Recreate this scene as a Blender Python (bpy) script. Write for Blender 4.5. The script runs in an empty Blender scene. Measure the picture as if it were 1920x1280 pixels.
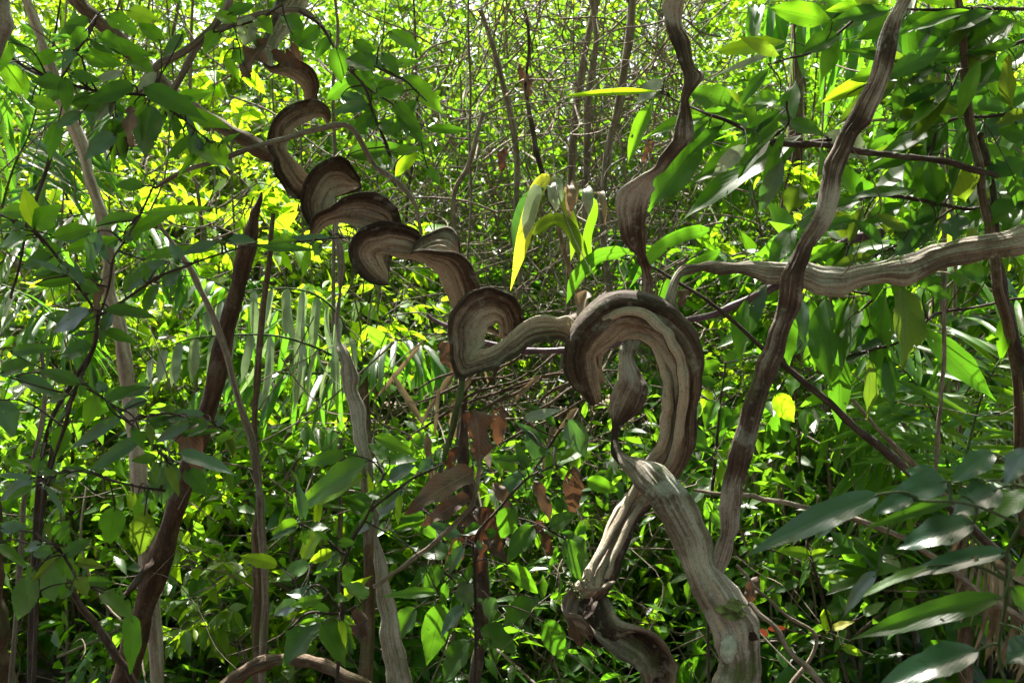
import bpy, math, random
import numpy as np
from mathutils import Vector
R = math.radians
S = bpy.context.scene
COL = S.collection
rng = np.random.default_rng(7)
random.seed(7)

# ------------------------------------------------------------------ camera
PITCH = R(4.0); CAMZ = 1.5; F = 1920*35/36
cam = bpy.data.cameras.new('camera'); camo = bpy.data.objects.new('camera', cam); COL.objects.link(camo)
camo.location = (0, 0, CAMZ); camo.rotation_euler = (R(90)+PITCH, 0, 0)
cam.lens = 35; cam.sensor_width = 36; cam.clip_start = .05; cam.clip_end = 500
cam.dof.use_dof = True; cam.dof.focus_distance = 3.0; cam.dof.aperture_fstop = 8.0
S.camera = camo
# ------------------------------------------------------------------ sky, sun, exposure
SUN_EL, SUN_AZ = R(65), R(-24)          # azimuth from +Y (ahead of the camera) towards +X
w = bpy.data.worlds.new('World'); S.world = w; w.use_nodes = True
nt = w.node_tree; bg = nt.nodes['Background']
sky = nt.nodes.new('ShaderNodeTexSky'); sky.sky_type = 'NISHITA'; sky.sun_disc = False
sky.sun_elevation = SUN_EL; sky.sun_rotation = SUN_AZ; sky.dust_density = 7.0; sky.air_density = 1.0; sky.ozone_density = .4
nt.links.new(sky.outputs[0], bg.inputs[0]); bg.inputs[1].default_value = 0.085
sd = bpy.data.lights.new('sun', 'SUN'); so = bpy.data.objects.new('sun', sd); COL.objects.link(so)
sd.energy = 5.0; sd.angle = R(0.5); sd.color = (1, .95, .86)
sv = Vector((math.sin(SUN_AZ)*math.cos(SUN_EL), math.cos(SUN_AZ)*math.cos(SUN_EL), math.sin(SUN_EL)))
so.rotation_euler = sv.to_track_quat('Z', 'Y').to_euler()
S.view_settings.view_transform = 'Standard'; S.view_settings.look = 'None'
S.view_settings.exposure = 2.3; S.view_settings.gamma = 1
S.cycles.max_bounces = 6; S.cycles.diffuse_bounces = 3; S.cycles.glossy_bounces = 2
S.cycles.transmission_bounces = 4; S.cycles.transparent_max_bounces = 8
S.cycles.sample_clamp_indirect = 6

# ------------------------------------------------------------------ helpers
FWD = np.array([0, math.cos(PITCH), math.sin(PITCH)]); UP = np.array([0, -math.sin(PITCH), math.cos(PITCH)])
RT = np.array([1., 0, 0]); CAM = np.array([0, 0, CAMZ])
def P(x, y, d):
    return CAM + d*(FWD + RT*(x-960)/F + UP*(640-y)/F)
def nrm(v):
    v = np.asarray(v, float); n = np.linalg.norm(v, axis=-1, keepdims=True); return v/np.maximum(n, 1e-9)
def ground_z(x, y):
    y = np.asarray(y, float); x = np.asarray(x, float)
    s = np.clip(y-5.5, 0, 24)
    return .15*s*s/(s+2.5) + .05*np.sin(x*1.3+y*.7) + .04*np.sin(y*2.1-x*.6)

def props(o, label=None, cat=None, group=None, kind=None):
    if label: o['label'] = label
    if cat: o['category'] = cat
    if group: o['group'] = group
    if kind: o['kind'] = kind
    return o
def empty(name, loc, label, cat, group=None):
    o = bpy.data.objects.new(name, None); COL.objects.link(o); o.location = tuple(loc); o.empty_display_size = .1
    return props(o, label, cat, group)
def mesh(name, V, Q, UV, mat, parent=None, org=None):
    """link one mesh object; V world coordinates, moved to its own (or its thing's) origin"""
    V = np.asarray(V, float); Q = np.asarray(Q, np.int32)
    if parent is not None: org = world_loc(parent)
    elif org is None: org = np.zeros(3)
    V = V-np.asarray(org)
    me = bpy.data.meshes.new(name)
    k = Q.shape[1]
    me.vertices.add(len(V)); me.vertices.foreach_set('co', V.astype(np.float32).ravel())
    me.loops.add(Q.size); me.loops.foreach_set('vertex_index', Q.ravel())
    me.polygons.add(len(Q)); me.polygons.foreach_set('loop_start', np.arange(0, Q.size, k, dtype=np.int32))
    me.polygons.foreach_set('use_smooth', np.ones(len(Q), bool))
    if UV is not None:
        ul = me.uv_layers.new(name='UVMap'); ul.data.foreach_set('uv', np.asarray(UV, np.float32)[Q.ravel()].ravel())
    me.update(); me.validate()
    me.materials.append(mat)
    o = bpy.data.objects.new(name, me); COL.objects.link(o)
    if parent is not None: o.parent = parent
    else: o.location = tuple(org)
    return o
def world_loc(o):
    v = np.zeros(3)
    while o is not None: v = v+np.array(o.location); o = o.parent
    return v
class MB:
    def __init__(s): s.V=[]; s.Q=[]; s.U=[]; s.n=0
    def add(s, V, Q, U):
        s.V.append(V); s.Q.append(np.asarray(Q)+s.n); s.U.append(U); s.n += len(V); return s
    def build(s, name, mat, parent=None, org=None):
        return mesh(name, np.concatenate(s.V), np.concatenate(s.Q), np.concatenate(s.U), mat, parent, org)
def catmull(K, sub):
    """K (n,c) -> smooth samples; sub = list of samples per span or int"""
    K = np.asarray(K, float); n = len(K)
    E = np.vstack([2*K[0]-K[1], K, 2*K[-1]-K[-2]])
    out = []
    for i in range(n-1):
        p0, p1, p2, p3 = E[i:i+4]; m = sub if isinstance(sub, int) else sub[i]
        t = np.linspace(0, 1, m, endpoint=False)[:, None]
        out.append(.5*((2*p1)+(-p0+p2)*t+(2*p0-5*p1+4*p2-p3)*t**2+(-p0+3*p1-3*p2+p3)*t**3))
    out.append(K[-1:]); return np.vstack(out)
def smooth1(a, k):
    for _ in range(k):
        b = a.copy(); b[1:-1] = .25*a[:-2]+.5*a[1:-1]+.25*a[2:]; a = b
    return a
def noise1(n, scale, amp, seed):
    r = np.random.default_rng(seed); m = max(3, int(n/scale)+3)
    return np.interp(np.linspace(0, m-1, n), np.arange(m), r.normal(0, 1, m))*amp

def tube(pts, rad, sides=8, sub=5, wob=0.0, seed=0, mb=None, cap=False):
    """pts (n,3) world, rad (n) metres"""
    K = np.column_stack([np.asarray(pts, float), np.broadcast_to(np.asarray(rad, float), (len(pts),))])
    C = catmull(K, sub); p = C[:, :3]; r = np.maximum(C[:, 3], 1e-4)
    n = len(p)
    if wob:
        for a in range(3): p[1:-1, a] += smooth1(noise1(n, 4, wob, seed*7+a), 2)[1:-1]
        r = r*(1+noise1(n, 2.5, .10, seed+99))
    T = nrm(np.gradient(p, axis=0)); ref = np.array([.31, -.9, .3])
    N1 = nrm(np.cross(T, ref)); N2 = np.cross(T, N1)
    a = np.linspace(0, 2*np.pi, sides+1)
    V = (p[:, None]+r[:, None, None]*(np.cos(a)[None, :, None]*N1[:, None]+np.sin(a)[None, :, None]*N2[:, None])).reshape(-1, 3)
    L = np.concatenate([[0], np.cumsum(np.linalg.norm(np.diff(p, axis=0), axis=1))])
    U = np.stack([np.repeat(L, sides+1), np.tile(a/(2*np.pi), n)], 1)
    i = np.arange(n-1)[:, None]*(sides+1)+np.arange(sides)[None]
    Q = np.stack([i, i+1, i+sides+2, i+sides+1], -1).reshape(-1, 4)
    mb = mb or MB(); return mb.add(V, Q, U)

def lump(p, f, seed):
    r = np.random.default_rng(seed); o = np.zeros(p.shape[:-1])
    for k in range(9):
        d = nrm(r.normal(0, 1, 3))*f*r.uniform(.5, 2.); o += np.sin(p@d+r.uniform(0, 6.28))*r.uniform(.4, 1)
    return o/3.
def ribbon(st, D, rnd=.28, cup=.12, ridge=.02, nr=5, tmin=.012, step=7., nv=29, seed=0, mb=None, wob=.004, flip=1):
    """flattened woody stem swept between two edges. st rows: ax,ay,bx,by[,da,db] in photo pixels + depth offsets in metres"""
    A = []; B = []
    st = [tuple(s)+(0, 0)[:max(0, 6-len(s))] if len(s) < 6 else s for s in st]
    for s in st:
        A.append(P(s[0], s[1], D+s[4])); B.append(P(s[2], s[3], D+s[5]))
    K = np.hstack([A, B]); mpp = D/F
    sub = [max(3, int(max(np.linalg.norm(K[i+1, :3]-K[i, :3]), np.linalg.norm(K[i+1, 3:]-K[i, 3:]))/mpp/step)) for i in range(len(K)-1)]
    C = catmull(K, sub); A = C[:, :3]; B = C[:, 3:]; n = len(C)
    W = B-A; wid = np.maximum(np.linalg.norm(W, axis=1), 1e-4); Wn = W/wid[:, None]
    A = A-Wn*noise1(n, 5, wob, seed+1)[:, None]; B = B+Wn*noise1(n, 5, wob, seed+2)[:, None]
    mid = smooth1((A+B)/2, 3); T = nrm(np.gradient(mid, axis=0)); N = np.cross(T, B-A)
    for i in range(1, n):
        if np.dot(N[i], N[i-1]) < 0 and False: N[i] = -N[i]
    N = nrm(N); N = nrm(smooth1(N, 6))
    view = nrm(CAM-mid)
    t = np.linspace(0, 1, nv); s = np.clip(1-(2*t-1)**2, 0, 1)**.5
    th = np.maximum(rnd*wid, tmin)[:, None]*s[None]*.5
    L = np.concatenate([[0], np.cumsum(np.linalg.norm(np.diff(mid, axis=0), axis=1))])
    ph = smooth1(noise1(n, 14, .9, seed+3), 4)[:, None]
    rid = ridge*wid[:, None]*(np.sin(2*np.pi*nr*t[None]+ph)+.55*np.sin(2*np.pi*nr*2.3*t[None]-1.7*ph+1))*s[None]
    rid = rid + .012*wid[:, None]*np.random.default_rng(seed).normal(0, 1, (n, nv))*s[None]*.25
    sg = np.sign(np.sum(N*view, axis=1)); sg = smooth1(sg.astype(float), 8)[:, None]
    cp = cup*wid[:, None]*(s**2)[None]*flip*(-1)
    base = A[:, None]+(B-A)[:, None]*t[None, :, None]
    lm = lump(base, 28., seed+7)*s[None]*np.maximum(.035*wid, .0012)[:, None]+lump(base, 75., seed+8)*s[None]*np.maximum(.014*wid, .0008)[:, None]
    th = th+lm
    Nn = N[:, None]
    fr = base+Nn*(cp*sg+th+rid)[..., None]
    bk = base+Nn*(cp*sg-th+rid*.6)[..., None]
    ring = np.concatenate([fr, bk[:, -2:0:-1]], axis=1); m = ring.shape[1]
    vv = np.concatenate([t, t[-2:0:-1]])
    U = np.stack([np.repeat(L, m), np.tile(vv, n)], 1)
    i = np.arange(n-1)[:, None]*m; j = np.arange(m)[None]; j2 = (j+1) % m
    Q = np.stack([i+j, i+j2, i+m+j2, i+m+j], -1).reshape(-1, 4)
    mb = mb or MB(); return mb.add(ring.reshape(-1, 3), Q, U)

# ---- leaves -------------------------------------------------------------------
def leaf_profile(s, kind):
    if kind == 'ovate': h = np.sin(np.pi*np.clip(s, 0, 1)**.72)**.8*(1-.18*s)
    elif kind == 'lance': h = np.sin(np.pi*s**.82)**1.2
    elif kind == 'strip': h = np.minimum(1, 6*s+.25)*np.minimum(1, (1-s)*3.2)**.7
    else: h = np.sin(np.pi*s**.8)
    tip = np.clip((s-.8)/.2, 0, 1); h = h*(1-.45*tip)+.0
    return np.maximum(h, .015)
def leaves(B, D, N, L, W, ns=4, cols=3, fold=.25, curl=.2, kind='ovate', rag=0., mb=None, seed=0, wave=0.):
    B = np.atleast_2d(B); n = len(B); D = nrm(np.atleast_2d(D)); N = np.atleast_2d(N)
    Sd = nrm(np.cross(N, D)); N = np.cross(D, Sd)
    L = np.broadcast_to(np.asarray(L, float), (n,)); W = np.broadcast_to(np.asarray(W, float), (n,))
    curl = np.broadcast_to(np.asarray(curl, float), (n,)); fold = np.broadcast_to(np.asarray(fold, float), (n,))
    s = np.linspace(0, 1, ns+1); c = np.linspace(-1, 1, cols)
    h = leaf_profile(s, kind)
    r = np.random.default_rng(seed)
    hh = np.broadcast_to(h[None, :, None], (n, ns+1, cols)).copy()
    if rag:
        hh *= 1+rag*r.normal(0, 1, (n, ns+1, 1))*np.sign(c)[None, None]*.5+rag*r.normal(0, .6, (n, ns+1, 1))
    y = c[None, None]*hh*(W/2)[:, None, None]
    x = np.broadcast_to(s[None, :, None]*L[:, None, None], y.shape)
    z = fold[:, None, None]*np.abs(y)-curl[:, None, None]*L[:, None, None]*(s**2)[None, :, None]
    if wave:
        z = z+wave*W[:, None, None]*np.sin(s[None, :, None]*15+r.uniform(0, 6, (n, 1, 1)))*np.abs(c)[None, None]**2*np.where(c > 0, 1, -.8)[None, None]
    V = B[:, None, None]+x[..., None]*D[:, None, None]+y[..., None]*Sd[:, None, None]+z[..., None]*N[:, None, None]
    V = V.reshape(-1, 3)
    U = np.stack([np.broadcast_to(s[None, :, None], y.shape), np.broadcast_to((c[None, None]+1)/2, y.shape)], -1).reshape(-1, 2)
    i = np.arange(ns)[:, None]*cols+np.arange(cols-1)[None]
    q = np.stack([i, i+1, i+cols+1, i+cols], -1).reshape(-1, 4)
    Q = (np.arange(n)[:, None, None]*(ns+1)*cols+q[None]).reshape(-1, 4)
    mb = mb or MB(); return mb.add(V, Q, U)

# ------------------------------------------------------------------ materials
def newmat(name):
    m = bpy.data.materials.new(name); m.use_nodes = True; t = m.node_tree
    for n in list(t.nodes): t.nodes.remove(n)
    return m, t, t.nodes, t.links
def nd(ns, typ, **kw):
    n = ns.new(typ)
    for k, v in kw.items():
        if k.startswith('i_'):
            key = k[2:]; key = int(key) if key.isdigit() else key
            n.inputs[key].default_value = v
        else: setattr(n, k, v)
    return n
def mixc(ns, ln, f, a, b, bt='MIX'):
    m = ns.new('ShaderNodeMix'); m.data_type = 'RGBA'; m.blend_type = bt
    for sock, v in ((m.inputs[0], f), (m.inputs[6], a), (m.inputs[7], b)):
        if hasattr(v, 'node'): ln.new(v, sock)
        else: sock.default_value = v if not isinstance(v, tuple) else (*v, 1) if len(v) == 3 else v
    return m.outputs[2]
def math_(ns, ln, op, a, b=None, c=None, clamp=False):
    m = ns.new('ShaderNodeMath'); m.operation = op; m.use_clamp = clamp
    for i, v in enumerate((a, b, c)):
        if v is None: continue
        if hasattr(v, 'node'): ln.new(v, m.inputs[i])
        else: m.inputs[i].default_value = v
    return m.outputs[0]
def ramp(ns, ln, f, stops):
    r = ns.new('ShaderNodeValToRGB'); e = r.color_ramp.elements
    while len(e) < len(stops): e.new(.5)
    for el, (p, c) in zip(e, stops): el.position = p; el.color = (*c, 1)
    ln.new(f, r.inputs[0]); return r.outputs[0]
def step_(ns, ln, f, lo, hi):
    m = ns.new('ShaderNodeMapRange'); m.inputs[1].default_value = lo; m.inputs[2].default_value = hi; ln.new(f, m.inputs[0]); m.interpolation_type = 'SMOOTHSTEP'
    return m.outputs[0]

def leafmat(name, c1, c2, trans, tf=.42, rough=.38, veins=True, spots=.5, vein_c=None, spec=.5, vs=.7):
    m, t, ns, ln = newmat(name)
    geo = nd(ns, 'ShaderNodeNewGeometry'); oi = nd(ns, 'ShaderNodeObjectInfo')
    rnd = math_(ns, ln, 'FRACT', math_(ns, ln, 'ADD', geo.outputs['Random Per Island'], oi.outputs['Random']))
    tc = nd(ns, 'ShaderNodeTexCoord')
    col = mixc(ns, ln, rnd, c1, c2)
    nz = nd(ns, 'ShaderNodeTexNoise', i_Scale=14., i_Detail=3.); ln.new(tc.outputs['Object'], nz.inputs['Vector'])
    col = mixc(ns, ln, step_(ns, ln, nz.outputs[0], .42, .62), col, tuple(x*.6 for x in c1))
    tr = mixc(ns, ln, rnd, trans, tuple(a*b for a, b in zip(trans, (.72, .85, .8))))
    bump = None
    if veins:
        uv = nd(ns, 'ShaderNodeSeparateXYZ'); ln.new(tc.outputs['UV'], uv.inputs[0])
        av = math_(ns, ln, 'ABSOLUTE', math_(ns, ln, 'SUBTRACT', uv.outputs[1], .5))
        mid = math_(ns, ln, 'SUBTRACT', 1., step_(ns, ln, av, .008, .03))
        k = math_(ns, ln, 'SUBTRACT', math_(ns, ln, 'MULTIPLY', uv.outputs[0], 11.), math_(ns, ln, 'MULTIPLY', av, 7.))
        fr = math_(ns, ln, 'ABSOLUTE', math_(ns, ln, 'SUBTRACT', math_(ns, ln, 'FRACT', k), .5))
        side = math_(ns, ln, 'SUBTRACT', 1., step_(ns, ln, fr, .02, .10))
        vn = math_(ns, ln, 'MAXIMUM', mid, math_(ns, ln, 'MULTIPLY', side, vs))
        vc = vein_c or tuple(min(1, x*1.5+.015) for x in c2)
        col = mixc(ns, ln, math_(ns, ln, 'MULTIPLY', vn, .55), col, vc)
        tr = mixc(ns, ln, math_(ns, ln, 'MULTIPLY', vn, .6), tr, tuple(x*.35 for x in trans))
        h = math_(ns, ln, 'ADD', math_(ns, ln, 'MULTIPLY', fr, 1.2), math_(ns, ln, 'MULTIPLY', mid, -.6))
        bump = nd(ns, 'ShaderNodeBump', i_Strength=.28*vs, i_Distance=.002); ln.new(h, bump.inputs['Height'])
    if spots:
        sp = nd(ns, 'ShaderNodeTexNoise', i_Scale=55., i_Detail=2.); ln.new(tc.outputs['Object'], sp.inputs['Vector'])
        f = math_(ns, ln, 'MULTIPLY', step_(ns, ln, sp.outputs[0], .69, .73), spots)
        col = mixc(ns, ln, f, col, (.10, .07, .02)); tr = mixc(ns, ln, f, tr, (.10, .06, .01))
    b = nd(ns, 'ShaderNodeBsdfPrincipled', i_Roughness=rough); b.inputs['Specular IOR Level'].default_value = spec
    rr = math_(ns, ln, 'ADD', rough-.08, math_(ns, ln, 'MULTIPLY', nz.outputs[0], .2)); ln.new(rr, b.inputs['Roughness'])
    ln.new(col, b.inputs['Base Color'])
    tl = nd(ns, 'ShaderNodeBsdfTranslucent'); ln.new(tr, tl.inputs[0])
    if bump: ln.new(bump.outputs[0], b.inputs['Normal'])
    mx = nd(ns, 'ShaderNodeMixShader'); mx.inputs[0].default_value = tf
    ln.new(b.outputs[0], mx.inputs[1]); ln.new(tl.outputs[0], mx.inputs[2]); out = mx.outputs[0]
    if veins:      # insect holes and nibbled margins
        hn = nd(ns, 'ShaderNodeTexNoise', i_Scale=34., i_Detail=3., i_Roughness=.55); ln.new(tc.outputs['Object'], hn.inputs['Vector'])
        hf = math_(ns, ln, 'GREATER_THAN', math_(ns, ln, 'ADD', hn.outputs[0], math_(ns, ln, 'MULTIPLY', av, .12)), .735)
        tp = nd(ns, 'ShaderNodeBsdfTransparent'); m2 = nd(ns, 'ShaderNodeMixShader'); ln.new(hf, m2.inputs[0])
        ln.new(out, m2.inputs[1]); ln.new(tp.outputs[0], m2.inputs[2]); out = m2.outputs[0]
    o = nd(ns, 'ShaderNodeOutputMaterial'); ln.new(out, o.inputs[0])
    return m

def barkmat(name, dark, midc, pale, rim=.0, core=.0, lichen=.35, moss=.3, us=2.2, vs=26., rough=.8, bump=.9, band=0., hollow=0.):
    """fibrous bark: streaks run along the UV length; rim = dark outer edge, core = pale inner edge"""
    m, t, ns, ln = newmat(name)
    tc = nd(ns, 'ShaderNodeTexCoord'); uv = nd(ns, 'ShaderNodeSeparateXYZ'); ln.new(tc.outputs['UV'], uv.inputs[0])
    cb = nd(ns, 'ShaderNodeCombineXYZ')
    lo = nd(ns, 'ShaderNodeTexNoise', i_Scale=3.2, i_Detail=3.); ln.new(tc.outputs['Object'], lo.inputs['Vector'])
    wv = math_(ns, ln, 'ADD', uv.outputs[1], math_(ns, ln, 'MULTIPLY', lo.outputs[0], .25))
    ln.new(math_(ns, ln, 'MULTIPLY', uv.outputs[0], us), cb.inputs[0]); ln.new(math_(ns, ln, 'MULTIPLY', wv, vs), cb.inputs[1])
    ln.new(math_(ns, ln, 'MULTIPLY', lo.outputs[0], .8), cb.inputs[2])
    fib = nd(ns, 'ShaderNodeTexNoise', i_Scale=1., i_Detail=5., i_Roughness=.62); ln.new(cb.outputs[0], fib.inputs['Vector'])
    fine = nd(ns, 'ShaderNodeTexNoise', i_Scale=70., i_Detail=4., i_Roughness=.65); ln.new(tc.outputs['Object'], fine.inputs['Vector'])
    f = math_(ns, ln, 'ADD', math_(ns, ln, 'ADD', math_(ns, ln, 'MULTIPLY', fib.outputs[0], .68), math_(ns, ln, 'MULTIPLY', fine.outputs[0], .17)), math_(ns, ln, 'MULTIPLY', lo.outputs[0], .15))
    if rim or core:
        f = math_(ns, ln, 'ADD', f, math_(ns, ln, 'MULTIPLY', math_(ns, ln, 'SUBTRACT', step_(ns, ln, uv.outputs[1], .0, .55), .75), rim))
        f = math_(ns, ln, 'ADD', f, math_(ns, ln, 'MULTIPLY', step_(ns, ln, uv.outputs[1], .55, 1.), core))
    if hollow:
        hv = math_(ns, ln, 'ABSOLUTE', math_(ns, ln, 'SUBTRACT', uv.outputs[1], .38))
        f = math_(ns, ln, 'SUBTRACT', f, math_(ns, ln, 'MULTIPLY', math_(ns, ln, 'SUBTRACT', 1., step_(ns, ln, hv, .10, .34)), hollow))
    if band:
        bn = nd(ns, 'ShaderNodeTexNoise', i_Scale=5.5, i_Detail=2.); ln.new(tc.outputs['Object'], bn.inputs['Vector'])
        f = math_(ns, ln, 'ADD', f, math_(ns, ln, 'MULTIPLY', math_(ns, ln, 'SUBTRACT', bn.outputs[0], .5), band))
    col = ramp(ns, ln, f, [(.30, dark), (.47, midc), (.62, pale), (.75, tuple(min(1, x*1.25) for x in pale))])
    l1 = nd(ns, 'ShaderNodeTexNoise', i_Scale=9., i_Detail=6., i_Roughness=.68); ln.new(tc.outputs['Object'], l1.inputs['Vector'])
    lf = math_(ns, ln, 'MULTIPLY', step_(ns, ln, l1.outputs[0], .53, .66), lichen)
    col = mixc(ns, ln, lf, col, (.35, .365, .32))
    vo = nd(ns, 'ShaderNodeTexVoronoi', i_Scale=26., i_Randomness=1.); ln.new(tc.outputs['Object'], vo.inputs['Vector'])
    vsp = math_(ns, ln, 'MULTIPLY', math_(ns, ln, 'SUBTRACT', 1., step_(ns, ln, math_(ns, ln, 'ADD', vo.outputs['Distance'], math_(ns, ln, 'MULTIPLY', fine.outputs[0], .35)), .30, .38)), lichen*.5)
    col = mixc(ns, ln, vsp, col, (.40, .42, .37))
    pit = nd(ns, 'ShaderNodeTexNoise', i_Scale=190., i_Detail=3., i_Roughness=.7); ln.new(tc.outputs['Object'], pit.inputs['Vector'])
    col = mixc(ns, ln, math_(ns, ln, 'MULTIPLY', step_(ns, ln, pit.outputs[0], .56, .66), .55), col, dark)
    l2 = nd(ns, 'ShaderNodeTexNoise', i_Scale=5., i_Detail=5., i_Roughness=.7, noise_dimensions='4D'); l2.inputs['W'].default_value = 3.3; ln.new(tc.outputs['Object'], l2.inputs['Vector'])
    geo = nd(ns, 'ShaderNodeNewGeometry'); sz = nd(ns, 'ShaderNodeSeparateXYZ'); ln.new(geo.outputs['Normal'], sz.inputs[0])
    mf = math_(ns, ln, 'MULTIPLY', step_(ns, ln, math_(ns, ln, 'ADD', l2.outputs[0], math_(ns, ln, 'MULTIPLY', sz.outputs[2], .07)), .57, .66), moss)
    col = mixc(ns, ln, mf, col, (.09, .12, .035))
    b = nd(ns, 'ShaderNodeBsdfPrincipled', i_Roughness=rough); b.inputs['Specular IOR Level'].default_value = .3
    ln.new(col, b.inputs['Base Color'])
    bp = nd(ns, 'ShaderNodeBump', i_Strength=bump, i_Distance=.03); ln.new(math_(ns, ln, 'ADD', f, math_(ns, ln, 'MULTIPLY', pit.outputs[0], .22)), bp.inputs['Height']); ln.new(bp.outputs[0], b.inputs['Normal'])
    o = nd(ns, 'ShaderNodeOutputMaterial'); ln.new(b.outputs[0], o.inputs[0])
    return m

M = {}
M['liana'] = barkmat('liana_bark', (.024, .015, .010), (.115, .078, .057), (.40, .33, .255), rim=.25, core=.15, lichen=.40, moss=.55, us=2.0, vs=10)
M['liana_grey'] = barkmat('liana_grey_bark', (.030, .021, .015), (.165, .135, .105), (.42, .38, .325), lichen=.9, moss=.85, us=2.2, vs=9, band=.6)
M['liana_pale'] = barkmat('pale_liana_bark', (.07, .052, .04), (.27, .23, .185), (.50, .46, .40), lichen=.8, moss=.4, us=2.2, vs=8, band=.5)
M['liana_stem'] = barkmat('liana_stem_bark', (.030, .016, .012), (.10, .062, .048), (.36, .31, .28), lichen=.5, moss=.35, us=2.2, vs=9, band=1.0)
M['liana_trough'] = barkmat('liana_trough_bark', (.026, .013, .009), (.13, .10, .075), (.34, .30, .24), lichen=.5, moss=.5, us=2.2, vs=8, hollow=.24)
M['bark_dark'] = barkmat('dark_red_bark', (.012, .006, .004), (.045, .022, .014), (.12, .065, .04), lichen=.12, moss=.25, vs=10, us=9)
M['bark_brown'] = barkmat('brown_bark', (.022, .013, .009), (.085, .052, .033), (.19, .135, .09), lichen=.25, moss=.35, vs=9, us=5)
M['bark_pale'] = barkmat('pale_bark', (.09, .06, .048), (.27, .21, .17), (.50, .44, .38), lichen=.4, moss=.3, vs=7, us=4)
M['bark_grey'] = barkmat('grey_bark', (.04, .028, .022), (.14, .108, .085), (.28, .235, .20), lichen=.35, moss=.3, vs=7, us=6)
M['twig'] = barkmat('twig_bark', (.045, .03, .022), (.16, .12, .09), (.33, .27, .21), lichen=.3, moss=.15, vs=5, us=14)
M['twig_dark'] = barkmat('dark_twig_bark', (.012, .008, .006), (.04, .025, .02), (.10, .07, .055), lichen=.1, moss=.1, vs=5, us=14)
M['twig_green'] = barkmat('green_twig', (.03, .045, .01), (.06, .10, .03), (.12, .17, .06), lichen=.1, moss=.1, vs=5, us=14)
M['purple'] = barkmat('purple_cane', (.030, .014, .026), (.075, .04, .07), (.15, .10, .14), lichen=.2, moss=.0, vs=4, us=14, rough=.45, bump=.2)
M['leaf_dark'] = leafmat('dark_leaf', (.014, .042, .008), (.026, .066, .010), (.13, .34, .012), tf=.45, rough=.42, spec=.35)
M['leaf_mid'] = leafmat('green_leaf', (.026, .085, .010), (.042, .12, .014), (.24, .54, .012), tf=.5, rough=.45, spec=.35)
M['leaf_bright'] = leafmat('bright_leaf', (.06, .16, .012), (.10, .20, .016), (.48, .74, .015), tf=.58, rough=.48, spec=.3)
M['leaf_olive'] = leafmat('olive_leaf', (.030, .058, .010), (.045, .08, .012), (.22, .34, .015), tf=.45, rough=.45, spec=.3)
M['leaf_sheen'] = leafmat('sheeny_leaf', (.025, .065, .032), (.045, .085, .05), (.10, .26, .03), tf=.25, rough=.36, spec=.8)
M['leaf_gloss'] = leafmat('glossy_blue_green_leaf', (.010, .042, .022), (.018, .058, .032), (.08, .24, .03), tf=.18, rough=.3, spec=.8, vs=.25)
M['leaf_pale'] = leafmat('pale_leaf', (.24, .27, .22), (.32, .34, .29), (.25, .32, .15), tf=.25, rough=.45)
M['leaf_yellow'] = leafmat('yellow_leaf', (.22, .27, .02), (.35, .33, .03), (.75, .75, .04), tf=.55, rough=.5)
M['dead'] = leafmat('dead_leaf', (.095, .052, .035), (.19, .115, .078), (.15, .065, .028), tf=.2, rough=.6, vein_c=(.30, .2, .15), spots=.3)
M['dead_dark'] = leafmat('dark_dead_leaf', (.045, .026, .019), (.085, .048, .034), (.15, .05, .02), tf=.2, rough=.6, vein_c=(.13, .07, .05))
M['straw'] = leafmat('straw_leaf', (.16, .11, .07), (.30, .22, .15), (.3, .2, .1), tf=.25, rough=.6)
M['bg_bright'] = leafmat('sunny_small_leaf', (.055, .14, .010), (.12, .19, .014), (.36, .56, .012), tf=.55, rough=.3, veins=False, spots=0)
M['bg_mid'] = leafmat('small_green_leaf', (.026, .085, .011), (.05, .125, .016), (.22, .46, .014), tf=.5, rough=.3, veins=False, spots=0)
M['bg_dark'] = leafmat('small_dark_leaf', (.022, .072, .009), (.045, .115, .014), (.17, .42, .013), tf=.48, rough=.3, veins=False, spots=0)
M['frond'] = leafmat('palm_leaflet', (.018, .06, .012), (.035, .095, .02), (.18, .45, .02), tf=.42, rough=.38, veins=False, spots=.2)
M['frond_lit'] = leafmat('sunlit_palm_leaflet', (.035, .11, .012), (.06, .15, .02), (.30, .58, .012), tf=.5, rough=.34, veins=False, spots=.2)  # brighter copy of the palm leaflet, with sunlight painted into its green
M['frond_sheen'] = leafmat('sky_sheen_palm_leaflet', (.20, .25, .20), (.32, .36, .31), (.30, .42, .14), tf=.3, rough=.3, veins=False, spots=.2, spec=.8)  # pale base colour paints in the sky's reflection on the leaflets

def groundmat():
    m, t, ns, ln = newmat('forest_floor')
    tc = nd(ns, 'ShaderNodeTexCoord')
    a = nd(ns, 'ShaderNodeTexNoise', i_Scale=9., i_Detail=8., i_Roughness=.7); ln.new(tc.outputs['Object'], a.inputs['Vector'])
    col = ramp(ns, ln, a.outputs[0], [(.3, (.03, .018, .01)), (.5, (.10, .065, .04)), (.65, (.22, .15, .10)), (.8, (.10, .11, .04))])
    b = nd(ns, 'ShaderNodeBsdfPrincipled', i_Roughness=.9); ln.new(col, b.inputs['Base Color'])
    bp = nd(ns, 'ShaderNodeBump', i_Strength=.8, i_Distance=.05); ln.new(a.outputs[0], bp.inputs['Height']); ln.new(bp.outputs[0], b.inputs['Normal'])
    o = nd(ns, 'ShaderNodeOutputMaterial'); ln.new(b.outputs[0], o.inputs[0]); return m
M['ground'] = groundmat()

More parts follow.
